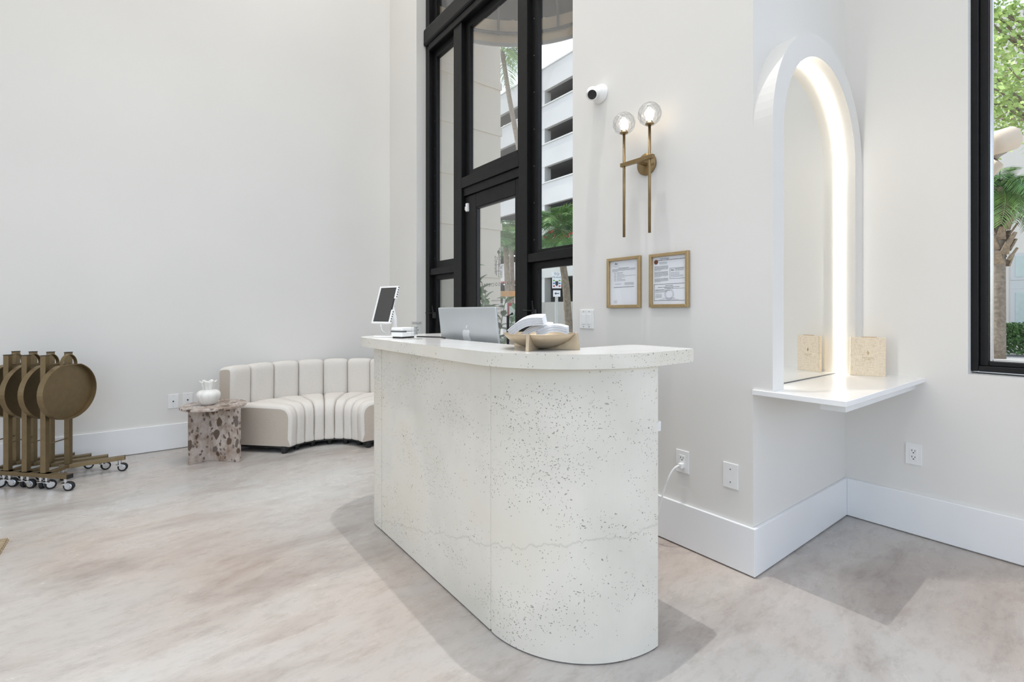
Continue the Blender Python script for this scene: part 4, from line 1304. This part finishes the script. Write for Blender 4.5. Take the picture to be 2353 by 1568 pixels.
# ------------------------------------------------------------------ nested bronze tray trolleys
uu = Vector((0.54, 0.84, 0)).normalized(); nn_ = Vector((uu.y, -uu.x, 0))
def trolley(base, label):
    T = thing('tray_trolley', label, 'trolley', base, group='nested bronze tray trolleys by the long wall')
    zf = 0.085                                                  # top of the castors
    def post(p, d, nm, z0, z1, s=0.0165):
        bm = NB(); box(bm, -s, s, -s, s, z0, z1, 0.002, M=Matrix.Translation(p) @ Matrix.Rotation(math.atan2(uu.y, uu.x), 4, 'Z'))
        obj(nm, bm, 'bronze', T)
        bm = NB(); box(bm, -s - 0.001, s + 0.001, -s - 0.001, s + 0.001, z1, z1 + 0.004, M=Matrix.Translation(p) @ Matrix.Rotation(math.atan2(uu.y, uu.x), 4, 'Z'))
        obj('post_cap', bm, 'black_plastic', T)
    p1 = -uu * 0.095; p2 = uu * 0.095
    post(p1, uu, 'post', zf + 0.03, 0.905); post(p2, uu, 'post', zf + 0.03, 0.912)
    def bar(a, b_, w_, z0, z1, nm):
        a, b_ = Vector(a), Vector(b_); d = (b_ - a); L = d.length
        bm = NB(); box(bm, 0, L, -w_ / 2, w_ / 2, z0, z1, 0.002, M=Matrix.Translation(a) @ Matrix.Rotation(math.atan2(d.y, d.x), 4, 'Z'))
        obj(nm, bm, 'bronze', T)
        bm = NB(); box(bm, L, L + 0.003, -w_ / 2, w_ / 2, z0, z1, M=Matrix.Translation(a) @ Matrix.Rotation(math.atan2(d.y, d.x), 4, 'Z'))
        obj('end_cap', bm, 'black_plastic', T)
    d1 = Vector((0.69, -0.72, 0)); d2 = Vector((0.985, 0.05, 0))
    f1a, f1b = p1 - d1 * 0.05, p1 + d1 * 0.20
    f2a, f2b = p2 - d2 * 0.05, p2 + d2 * 0.32
    bar(f1a, f1b, 0.042, zf, zf + 0.028, 'foot_bar'); bar(f2a, f2b, 0.042, zf, zf + 0.028, 'foot_bar')
    bar(p1 - uu * 0.015, p2 + uu * 0.01, 0.032, zf + 0.002, zf + 0.026, 'base_bar')
    bm = NB(); tube(bm, [p1 + Vector((0, 0, 0.30)), p2 + Vector((0, 0, 0.30))], 0.0045, 8); obj('cross_rod', bm, 'bronze', T)
    # tray: oval with a flat top edge, shallow rim, facing +n
    ctr = nn_ * 0.045 + uu * 0.02 + Vector((0, 0, 0.648))
    Mt_ = frame_basis(uu, (0, 0, 1), ctr)
    def outline(s):
        pts = []
        for i in range(48):
            a = 2 * PI * i / 48
            x, y = 0.225 * s * math.cos(a), 0.195 * s * math.sin(a)
            pts.append((x, min(y, 0.183 * s)))
        return pts
    b_ = prism(NB(), outline(1.0), 0.0, 0.006); bm = NB(); put(bm, b_, Mt_); obj('tray', bm, 'bronze', T)
    o1, i1 = outline(1.012), outline(0.985)
    b_ = NB(); n = len(o1); rr = []
    for pts, z in ((o1, -0.002), (o1, 0.034), (i1, 0.034), (i1, 0.005)):
        rr.append([b_.verts.new((x, y, z)) for x, y in pts])
    for k in range(4):
        for i in range(n):
            b_.faces.new((rr[k][i], rr[k][(i + 1) % n], rr[(k + 1) % 4][(i + 1) % n], rr[(k + 1) % 4][i]))
    bm = NB(); put(bm, b_, Mt_); obj('tray_rim', bm, 'bronze', T)
    # strap handle above the tray
    b_ = NB(); rr = []
    for i in range(15):
        a = PI * i / 14
        c_, s_ = math.cos(a), math.sin(a)
        rr.append([b_.verts.new((0.062 * c_ * k, 0.183 + 0.075 * s_ * k, z)) for k, z in ((1.0, 0.005), (1.0, 0.027), (0.93, 0.027), (0.93, 0.005))])
    for i in range(14):
        for k in range(4):
            b_.faces.new((rr[i][k], rr[i][(k + 1) % 4], rr[i + 1][(k + 1) % 4], rr[i + 1][k]))
    b_.faces.new(rr[0]); b_.faces.new(rr[-1][::-1])
    bm = NB(); put(bm, b_, Mt_); obj('handle', bm, 'bronze', T)
    for x in (-0.06, 0.06):
        b_ = NB(); box(b_, x - 0.02, x + 0.02, 0.10, 0.13, -0.026, -0.001, 0.002)
        bm = NB(); put(bm, b_, Mt_); obj('tray_bracket', bm, 'black_plastic', T)
    # castors
    def castor(p, ang):
        C_ = NB(); lathe(C_, [(0.010, 0.045), (0.024, 0.050), (0.024, 0.056), (0.012, 0.060), (0.012, 0.085)], 14, (p.x, p.y, 0))
        M = Matrix.Translation(Vector((p.x, p.y, 0))) @ Matrix.Rotation(ang, 4, 'Z')
        for y in (-0.016, 0.016):
            b_ = NB(); prism(b_, [(-0.016, 0.054), (0.016, 0.054), (0.030, 0.030), (0.022, 0.018), (0.008, 0.03)], y - 0.0015, y + 0.0015, 'y'); put(C_, b_, M)
        co = obj('castor', C_, 'chrome', T)
        b_ = NB(); lathe(b_, [(0.0, -0.012), (0.026, -0.012), (0.031, -0.008), (0.031, 0.008), (0.026, 0.012), (0.0, 0.012)], 20, cap=False)
        bmesh.ops.transform(b_, matrix=M @ Matrix.Translation(Vector((0.018, 0, 0.031))) @ Matrix.Rotation(PI / 2, 4, 'X'), verts=b_.verts)
        obj('wheel', b_, 'rubber', co)
        b_ = NB(); lathe(b_, [(0.0, -0.0135), (0.019, -0.0135), (0.021, -0.0125), (0.021, 0.0125), (0.019, 0.0135), (0.0, 0.0135)], 20, cap=False)
        bmesh.ops.transform(b_, matrix=M @ Matrix.Translation(Vector((0.018, 0, 0.031))) @ Matrix.Rotation(PI / 2, 4, 'X'), verts=b_.verts)
        obj('wheel_hub', b_, 'chrome', co)
    castor(f1b - d1 * 0.03, math.radians(R.uniform(-40, 20))); castor(f1a + d1 * 0.02, math.radians(R.uniform(60, 200)))
    castor(f2b - d2 * 0.03, math.radians(R.uniform(-40, 30))); castor(f2a + d2 * 0.02, math.radians(R.uniform(60, 200)))
    return T
TB0 = Vector((-0.492, 4.588, 0))
labs = ['foremost bronze tray trolley with fully visible round tray', 'second bronze tray trolley, directly behind the foremost tray',
        'third bronze tray trolley in the nested row', 'rearmost bronze tray trolley, cut off by the left picture edge']
for k in range(4):
    trolley(tuple(TB0 + Vector((-0.105, 0.111, 0)) * k), labs[k])

# woven mat at the left picture edge
bj = (-1.35, 3.0, 0)
MAT = thing('jute_mat', 'woven jute mat corner at the left picture edge', 'rug', bj)
part('mat_base', bbox(-2.1, -0.572, 2.4, 3.62, 0.0, 0.006), 'jute', MAT, bj)
for k in range(12):
    y = 3.605 - 0.03 * k
    bm = NB(); tube(bm, [(-1.0, y, 0.009), (-0.8, y + 0.003, 0.010), (-0.576, y - 0.004, 0.009)], 0.011, 6)
    part('braid', bm, 'jute', MAT, bj)

# ------------------------------------------------------------------ outdoors
GZ = -0.125
struct('ground', bbox(-45, 75, -45, 75, -0.5, GZ), 'pavement')
# wing wall of the building with string courses
bwg = (2.95, 4.95, 0)
WNG = tag(thing('wall_wing', 'cream rendered wing wall outside the entrance door', None, bwg), kind='structure')
part('wing_wall', bbox(2.445, 3.45, 4.76, 5.4, GZ, 7.5), 'facade_cream', WNG, bwg)
for z in (1.66, 2.24, 2.81, 3.39, 3.95, 4.52):
    part('string_course', bbox(2.445, 3.465, 4.742, 4.762, z - 0.045, z + 0.045, bev=0.008), 'facade_cream', WNG, bwg)

# awning over the entrance
bw_ = (2.46, 3.25, 4.14)
AWN = thing('awning', 'round dark awning with cream valance over the entrance', 'awning', bw_)
ra, zc_ = 1.30, 4.43
bm = NB(); rings = []
for k in range(7):
    ph = (PI / 2) * k / 6.5
    rings.append([bm.verts.new((2.45 + ra * math.cos(ph) * math.sin(PI * i / 24), 3.2 + ra * math.cos(ph) * math.cos(PI * i / 24), zc_ + 1.15 * math.sin(ph))) for i in range(25)])
for k in range(6):
    for i in range(24):
        bm.faces.new((rings[k][i], rings[k][i + 1], rings[k + 1][i + 1], rings[k + 1][i]))
cn = part('canopy', bm, 'awning_dark', AWN, bw_, True)
md = cn.modifiers.new('cloth', 'SOLIDIFY'); md.thickness = 0.012
def ring_strip(z0, z1, r_, th=0.012):
    o_ = arc(2.45, 3.2, r_, r_, -90, 90, 32); i_ = arc(2.45, 3.2, r_ - th, r_ - th, -90, 90, 32)
    return prism(NB(), o_ + i_[::-1], z0, z1)
part('valance', ring_strip(4.18, 4.44, ra), 'awning_cream', AWN, bw_)
part('valance_hem', ring_strip(4.14, 4.18, ra), 'facade_white', AWN, bw_)
bm = NB(); tube(bm, [(x, y, 4.27) for x, y in arc(2.45, 3.2, ra - 0.04, ra - 0.04, -90, 90, 32)], 0.016, 6)
part('hoop', bm, 'steel_grey', AWN, bw_)
for a in (-60, -30, 0, 30, 60):
    bm = NB(); x, y = 2.45 + (ra - 0.04) * math.cos(math.radians(a)), 3.2 + (ra - 0.04) * math.sin(math.radians(a))
    tube(bm, [(x, y, 4.25), (x, y, 4.45), (2.45 + (ra * 0.8) * math.cos(math.radians(a)), 3.2 + (ra * 0.8) * math.sin(math.radians(a)), 5.1)], 0.014, 6)
    part('rib', bm, 'steel_grey', AWN, bw_)

# parking garage across the street
bg_ = (27, 30, 0)
GAR = thing('parking_garage', 'white parking garage with dark open decks across the street', 'building', bg_)
XG0 = 25.0
tops = [20.5, 17.55, 14.5, 11.45, 8.45, 5.45]
bots = [18.65, 15.65, 12.65, 9.65, 6.65, 3.9]
for zt_, zb_ in zip(tops, bots):
    part('parapet', bbox(XG0, XG0 + 0.3, 6, 62, zb_, zt_, bev=0.03), 'facade_white', GAR, bg_)
    part('parapet_cap', bbox(XG0 - 0.06, XG0 + 0.36, 6, 62, zt_ - 0.12, zt_, bev=0.02), 'facade_white', GAR, bg_)
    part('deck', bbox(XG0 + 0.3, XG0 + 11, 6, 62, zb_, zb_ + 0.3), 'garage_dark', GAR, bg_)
part('ground_floor_wall', bbox(XG0, XG0 + 0.3, 6, 62, GZ, 2.0), 'garage_grey', GAR, bg_)
part('red_fascia', bbox(XG0 - 0.03, XG0, 30.2, 38.8, 3.78, 3.90), 'red_trim', GAR, bg_)
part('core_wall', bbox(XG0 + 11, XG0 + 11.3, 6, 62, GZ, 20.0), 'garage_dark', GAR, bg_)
for y in (8.0, 18.2, 28.6, 39.0, 49.4):
    part('column', bbox(XG0 + 0.02, XG0 + 0.7, y, y + 1.3, GZ, 20.0, bev=0.03), 'facade_white', GAR, bg_)
for zb_ in bots:
    for y in (14, 23.5, 26.5, 33.5, 36):
        part('tube_light', bbox(XG0 + 1.5, XG0 + 4.0, y, y + 0.12, zb_ - 0.16, zb_ - 0.06), 'tube_light', GAR, bg_)

# palms
def frond_mesh(name, L, droop, nl, lw, ll, mat):
    """one feather frond along +x, drooping; leaflets both sides"""
    bm = NB()
    pts = []
    for i in range(13):
        u = i / 12
        pts.append(Vector((L * (u - 0.28 * droop * u * u), 0, L * (0.35 * u - droop * 0.75 * u * u))))
    tube(bm, pts, 0.012 * L, 4, r1=0.003 * L)
    for i in range(nl):
        u = 0.12 + 0.88 * i / (nl - 1)
        k = min(11, int(u * 12)); p = pts[k].lerp(pts[k + 1], u * 12 - k)
        d = (pts[k + 1] - pts[k]).normalized()
        le = ll * L * (0.35 + 0.65 * math.sin(PI * min(1, u * 0.9 + 0.08)))
        for s in (-1, 1):
            out_ = (Vector((0, s, 0)) * 0.85 + d * 0.55 + Vector((0, 0, -0.15 - 0.25 * R.random()))).normalized()
            tip = p + out_ * le + Vector((0, 0, -0.22 * le))
            mid = p + out_ * le * 0.5
            wv = d * lw * L
            vs_ = [bm.verts.new(q) for q in (p - wv * 0.4, mid - wv, tip, mid + wv, p + wv * 0.4)]
            bm.faces.new(vs_)
    me = bpy.data.meshes.new(name); bm.to_mesh(me); bm.free()
    me.materials.append(MATS[mat])
    return me
FR1 = frond_mesh('feather_frond', 1.0, 0.75, 26, 0.013, 0.42, 'leaf_dark')
FR2 = frond_mesh('feather_frond', 1.0, 1.05, 24, 0.014, 0.40, 'frond')
FRD = frond_mesh('dry_frond', 1.0, 1.3, 18, 0.010, 0.34, 'frond_dry')
def palm(label, px, dist, trunk, rad, crown, mats, group=None, fruit=False, top_px=None, name='palm_tree', boots=0, dry=0):
    """trunk: list of (px, z); crown: list of (count, length, pitch range)"""
    x0, y0 = spot(px, dist)
    T = thing(name, label, 'palm tree', (x0, y0, GZ), group=group)
    pts = []
    for (p, z) in trunk:
        x, y = spot(p, dist); pts.append(Vector((x - x0, y - y0, z - GZ)))
    # smooth the stem
    fine = []
    for k in range(len(pts) - 1):
        for i in range(6): fine.append(pts[k].lerp(pts[k + 1], i / 6))
    fine.append(pts[-1])
    bm = NB(); tube(bm, fine, rad, 12, r1=rad * 0.72); obj('trunk', bm, 'bark', T, True)
    topp = fine[-1]
    for k in range(boots):
        a = k * 2.399; z = topp.z - 0.15 - 1.9 * (k / max(1, boots - 1))
        d = Vector((math.cos(a), math.sin(a), 0))
        b_ = NB(); prism(b_, [(-0.10, 0), (0.10, 0), (0.045, 0.34), (-0.045, 0.34)], -0.02, 0.02, 'y')
        M = Matrix.Translation(Vector((topp.x, topp.y, z)) + d * rad * 0.95) @ Matrix.Rotation(a - PI / 2, 4, 'Z') @ Matrix.Rotation(math.radians(-28), 4, 'X')
        bmesh.ops.transform(b_, matrix=M, verts=b_.verts); obj('leaf_boot', b_, 'boot', T)
    for me, n, L, pa, pb in crown:
        for i in range(n):
            o = bpy.data.objects.new('frond', me); COL.objects.link(o); o.parent = T
            o.location = topp
            o.rotation_euler = (R.uniform(-0.15, 0.15), math.radians(-R.uniform(pa, pb)), 2 * PI * (i + R.random() * 0.6) / n)
            s = L * R.uniform(0.82, 1.12); o.scale = (s, s, s)
    if fruit:
        for k in range(3):
            a = math.radians(200 + 35 * k)
            bm = NB()
            for j in range(14):
                bmesh.ops.create_icosphere(bm, subdivisions=1, radius=0.035, matrix=Matrix.Translation(topp + Vector((0.35 * math.cos(a) + R.uniform(-.14, .14), 0.35 * math.sin(a) + R.uniform(-.14, .14), -0.25 + R.uniform(-.16, .12)))))
            c_ = obj('fruit_cluster', bm, 'fruit', T); c_['kind'] = 'stuff'
    return T
palm('slender tall palm with curved grey trunk rising past the door transom', 1212, 17, [(1212, 0), (1210, 2.5), (1205, 5.0), (1192, 7.0), (1170, 8.8), (1154, 10.4)], 0.11,
     [(FR2, 10, 1.5, -25, 40), (FR1, 6, 1.3, 20, 60)], None)
palm('dense young palm with red fruit seen through the right side light', 1279, 13.5, [(1312, 0), (1300, 2.0), (1281, 3.55)], 0.12,
     [(FR1, 14, 1.25, 0, 40), (FR2, 11, 1.1, 30, 75), (FR1, 9, 1.1, -40, 0)], None, fruit=True)
palm('leafy palm behind the door glass with pale straight trunk', 1165, 11.5, [(1176, 0), (1168, 1.4), (1162, 2.75)], 0.085,
     [(FR1, 13, 1.0, 0, 40), (FR2, 10, 0.9, 30, 75)], None)
palm('second palm behind the door glass with leaning trunk', 1183, 13.0, [(1184, 0), (1178, 1.6), (1174, 3.3)], 0.085,
     [(FR1, 12, 1.0, 0, 45), (FR2, 9, 0.9, 30, 75)], None)
palm('stout cabbage palm with old leaf boots outside the right window', 2292, 12.5, [(2290, 0), (2292, 2.4), (2296, 4.45)], 0.18,
     [(FR1, 14, 1.5, -20, 25), (FR2, 14, 1.3, 5, 60), (FR2, 8, 1.3, -45, -15), (FRD, 9, 1.2, -60, -35)], None, boots=40)

# potted broad-leaved plant just outside the door
xp, yp = spot(1112, 4.85)
POT = thing('potted_plant', 'broad-leaved potted plant standing just outside the door glass', 'plant', (xp, yp, GZ))
bm = lathe(NB(), [(0.0, 0.0), (0.15, 0.0), (0.17, 0.03), (0.20, 0.42), (0.19, 0.43), (0.175, 0.40), (0.0, 0.40)], 28, cap=False)
obj('pot', bm, 'facade_white', POT, True)
def leaf_mesh():
    bm = NB(); L, W_ = 0.135, 0.036
    n = 6; lft, mid, rgt = [], [], []
    for i in range(n + 1):
        u = i / n; w_ = W_ * math.sin(PI * u ** 0.8) if 0 < i < n else 0.0
        z = -0.03 * u * u
        mid.append(bm.verts.new((L * u, 0, z - 0.004)))
        lft.append(bm.verts.new((L * u, w_, z + 0.010 * (w_ / W_)))); rgt.append(bm.verts.new((L * u, -w_, z + 0.010 * (w_ / W_))))
    for i in range(n):
        bm.faces.new((mid[i], mid[i + 1], lft[i + 1], lft[i])); bm.faces.new((rgt[i], rgt[i + 1], mid[i + 1], mid[i]))
    bmesh.ops.remove_doubles(bm, verts=bm.verts, dist=1e-5)
    me = bpy.data.meshes.new('leaf'); bm.to_mesh(me); bm.free()
    me.materials.append(MATS['leaf_dark'])
    for p in me.polygons: p.use_smooth = True
    return me
LM = leaf_mesh()
stems = [((-0.03, 0.04), (-0.02, 0.20), 1.86), ((0.03, 0.05), (0.02, 0.06), 1.62), ((0.06, -0.04), (0.20, -0.10), 1.46), ((-0.03, -0.05), (-0.02, -0.10), 1.40),
         ((0.0, 0.0), (0.10, 0.12), 1.52), ((0.02, -0.06), (0.26, -0.20), 1.34), ((0.02, 0.06), (-0.02, 0.26), 1.50), ((0.0, 0.03), (0.06, 0.18), 1.70)]
for (a, b_, h_) in stems:
    pts = []
    for i in range(9):
        u = i / 8
        pts.append(Vector((a[0] + (b_[0] - a[0]) * u ** 1.5, a[1] + (b_[1] - a[1]) * u ** 1.5, 0.38 + (h_ - 0.38) * u)))
    bm = NB(); tube(bm, pts, 0.010, 6, r1=0.004); obj('stem', bm, 'leaf_dark', POT, True)
    nl = 20
    for i in range(nl):
        u = 0.22 + 0.78 * i / (nl - 1); k = min(7, int(u * 8)); p = pts[k].lerp(pts[k + 1], u * 8 - k)
        o = bpy.data.objects.new('leaf', LM); COL.objects.link(o); o.parent = POT
        o.location = p
        o.rotation_euler = (R.uniform(-0.4, 0.4), math.radians(-R.uniform(15, 55)), i * 2.4 + R.uniform(-.3, .3))
        s = R.uniform(0.9, 1.3) * (1.0 if u < 0.9 else 0.8); o.scale = (s, s, s)

# market stall shelf outside
xs_, ys_ = spot(1158, 9.0)
STL = thing('display_stall', 'white posted display stall with timber beam outside the door', 'stall', (xs_, ys_, GZ))
Ms_ = Matrix.Rotation(math.radians(-35), 4, 'Z')
def sp_(nm, a, mat, bev=0.004):
    bm = NB(); box(bm, *a, bev, M=Ms_); return obj(nm, bm, mat, STL)
for x in (-0.55, 0.02, 0.24):
    sp_('post', (x - 0.04, x + 0.04, -0.04, 0.04, 0.0, 1.62), 'facade_white')
sp_('beam', (-0.75, 0.28, -0.06, 0.06, 1.62, 1.72), 'timber')
for z in (0.25, 0.60, 0.86):
    sp_('shelf', (-0.7, 0.26, -0.18, 0.18, z, z + 0.035), 'timber' if z < 0.3 else 'facade_white')
sp_('board', (-0.50, -0.12, 0.045, 0.06, 0.95, 1.5), 'sign_dark')
sp_('card', (-0.30, -0.16, -0.12, -0.11, 0.895, 1.12), 'paper', 0.0)
sp_('card', (-0.46, -0.34, -0.10, -0.09, 0.895, 1.10), 'lamp_beige', 0.0)
sp_('red_panel', (0.06, 0.24, 0.045, 0.06, 0.95, 1.5), 'red_trim')
sp_('panel_window', (0.10, 0.20, 0.03, 0.044, 1.0, 1.44), 'window_dim', 0.0)

# station sign on a white post
xq, yq = spot(1279, 24)
STA = thing('station_sign', 'white street sign on a post with arrow below', 'sign', (xq, yq, GZ))
rs = Rv
Mq = frame_basis(rs, (0, 0, 1), (0, 0, 0))
def sq(nm, a, mat, par=STA):
    bm = NB(); box(bm, *a, M=Mq); return obj(nm, bm, mat, par)
sq('post', (-0.07, 0.07, 0.0, 2.3, -0.05, 0.05), 'facade_white')
pn = sq('sign_panel', (-0.23, 0.23, 2.52, 3.32, 0.06, 0.09), 'sign_white')
ap = sq('arrow_panel', (-0.18, 0.18, 2.10, 2.42, 0.06, 0.09), 'sign_white')
bm = NB()
put(bm, textmesh('TO', 0.19), Mq @ Matrix.Translation(Vector((0, 3.22, 0.0915))))
put(bm, textmesh('TRI-RAIL', 0.125), Mq @ Matrix.Translation(Vector((0, 3.06, 0.0915))))
obj('lettering', bm, 'sign_dark', pn)
for k, mt in enumerate(('sign_green', 'sign_blue', 'sign_red')):
    for s in (-1, 1):
        sq('colour_patch', (s * 0.14 - 0.05, s * 0.14 + 0.05, 2.87 - 0.14 * k, 2.94 - 0.14 * k, 0.0905, 0.093), mt, pn)
bm = NB(); b_ = prism(NB(), [(0, 0.93 - 0.32), (0.07, 0.70), (0.075, 0.84), (0.04, 0.90), (0.0, 0.85), (-0.04, 0.90), (-0.075, 0.84), (-0.07, 0.70)], 0.0905, 0.094)
bmesh.ops.translate(b_, vec=(0, 2.0, 0), verts=b_.verts); put(bm, b_, Mq); obj('emblem', bm, 'sign_dark', pn)
bm = NB(); b_ = prism(NB(), [(-0.12, 2.26), (-0.03, 2.33), (-0.03, 2.28), (0.12, 2.28), (0.12, 2.24), (-0.03, 2.24), (-0.03, 2.19)], 0.0905, 0.093); put(bm, b_, Mq); obj('arrow', bm, 'sign_dark', ap)

# hedges (leaf masses nobody could count)
def hedge(name, label, p, q, h_, th, n, leaf_s, mat='hedge'):
    p, q = Vector(p), Vector(q); d = q - p; L = d.length; d.normalize(); nrm_ = Vector((-d.y, d.x))
    bm = NB()
    for i in range(n):
        u, v, z = R.random() * L, (R.random() - 0.5) * th, 0.05 + R.random() ** 0.8 * h_
        if R.random() < 0.6: v = -th / 2 * (0.8 + 0.3 * R.random()) if R.random() < 0.5 else th / 2 * (0.8 + .3 * R.random())
        c = p + d * u + nrm_ * v; c = Vector((c.x, c.y, z + GZ))
        a = Vector((R.uniform(-1, 1), R.uniform(-1, 1), R.uniform(-.6, 1))).normalized(); b_ = a.orthogonal().normalized(); e = a.cross(b_)
        s = leaf_s * R.uniform(0.7, 1.4)
        bm.faces.new([bm.verts.new(c + b_ * s), bm.verts.new(c + e * s * 0.55), bm.verts.new(c - b_ * s), bm.verts.new(c - e * s * 0.55)])
    o = obj(name, bm, mat); return tag(o, label, 'hedge', kind='stuff')
a_ = spot(2240, 14.9); b_ = spot(2560, 14.2)
hedge('hedge', 'clipped green hedge below the beige facade outside the right window', a_, b_, 0.95, 0.7, 5200, 0.055)
a_ = spot(1285, 20.0); b_ = spot(1420, 19.0)
hedge('hedge', 'low hedge behind the street sign post', a_, b_, 0.75, 0.8, 1800, 0.06)

# facade opposite the right window
xf, yf_ = spot(2330, 17.0)
bf = (xf, yf_, 0)
FAC = thing('opposite_facade', 'beige facade with white framed windows beyond the hedge', 'building', bf)
rf = Matrix.Rotation(YAW - PI / 2 - math.radians(14), 4, 'Z')
def fb(nm, a, mat, par=FAC, bev=0.01):
    bm = NB(); box(bm, *a, bev, M=rf); return obj(nm, bm, mat, par)
fb('wall', (-9, 12, 0.0, 0.4, GZ, 12), 'facade_beige')
fb('string_course', (-9, 12, -0.06, 0.0, 4.55, 4.7), 'facade_beige')
for x in (-0.13, 3.4):
    for (z0, z1) in ((2.33, 3.30), (0.4, 2.02)):
        w_ = fb('window', (x, x + 2.2, -0.05, 0.02, z0, z1), 'facade_white')
        fb('pane', (x + 0.13, x + 2.07, -0.06, -0.045, z0 + 0.12, z1 - 0.12), 'window_dim', w_, 0.0)
    fb('window_band', (x, x + 2.2, -0.04, 0.01, 2.02, 2.33), 'facade_white')

# street tree above the palm, outside the right window
xt, yt = spot(2420, 10.0)
TRE = thing('street_tree', 'bright green leafy tree filling the top of the right window', 'tree', (xt, yt, GZ))
bm = NB(); tube(bm, [(0, 0, 0), (0.05, 0.1, 2.5), (-0.1, 0.2, 7.6)], 0.16, 10, r1=0.09); obj('trunk', bm, 'bark', TRE, True)
tips = []
for k in range(26):
    a = R.uniform(0, 2 * PI); z0 = R.uniform(4.9, 7.4); Lb = R.uniform(1.3, 2.8)
    p0 = Vector((0, 0.15, z0)); p2 = p0 + Vector((math.cos(a) * Lb, math.sin(a) * Lb, R.uniform(0.3, 2.6)))
    p1 = p0.lerp(p2, 0.5) + Vector((0, 0, 0.3))
    bm = NB(); tube(bm, [p0, p1, p2], 0.03, 5, r1=0.008); obj('branch', bm, 'bark', TRE)
    tips.append((p0, p1, p2))
bm = NB()
for i in range(7000):
    p0, p1, p2 = tips[R.randrange(len(tips))]
    u = R.uniform(0.25, 1.05); c = p0.lerp(p1, u * 2) if u < 0.5 else p1.lerp(p2, u * 2 - 1)
    c = c + Vector((R.gauss(0, .32), R.gauss(0, .32), R.gauss(0, .32)))
    a = Vector((R.uniform(-1, 1), R.uniform(-1, 1), R.uniform(-.2, 1))).normalized(); b_ = a.orthogonal().normalized(); e = a.cross(b_)
    s = R.uniform(0.045, 0.085)
    bm.faces.new([bm.verts.new(c + b_ * s), bm.verts.new(c + e * s * 0.5 + b_ * 0.1 * s), bm.verts.new(c - b_ * s), bm.verts.new(c - e * s * 0.5 + b_ * 0.1 * s)])
lf = obj('foliage', bm, 'leaf_lime', TRE); lf['kind'] = 'stuff'

# outdoor lamp seen at the window edge
xl, yl = spot(2262, 5.2)
LMP = thing('outdoor_lamp', 'beige drum shaded outdoor lamp at the right window edge', 'lamp', (xl, yl, GZ))
bm = NB(); tube(bm, [(0, 0, 0), (0, 0, 2.85)], 0.035, 12); obj('post', bm, 'steel_grey', LMP)
ax = (Rv * 0.95 + Vector((0, 0, 0.30)) - Fv * 0.25).normalized()
Mx = Matrix.Translation(Vector((0, 0, 3.12)) + Rv * 0.02) @ ax.to_track_quat('Z', 'Y').to_matrix().to_4x4()
bm = NB(); lathe(bm, [(0.08, 0.0), (0.12, 0.02), (0.128, 0.10), (0.125, 0.24), (0.12, 0.25), (0.115, 0.235), (0.115, 0.06), (0.0, 0.05)], 28, cap=False, M=Mx); obj('shade', bm, 'lamp_beige', LMP, True)
bm = NB(); tube(bm, [(0, 0, 2.80), Vector((0, 0, 2.92)) + Rv * 0.10, Vector((0, 0, 3.06)) + Rv * 0.13], 0.07, 12, r1=0.09); obj('neck', bm, 'lamp_beige', LMP, True)
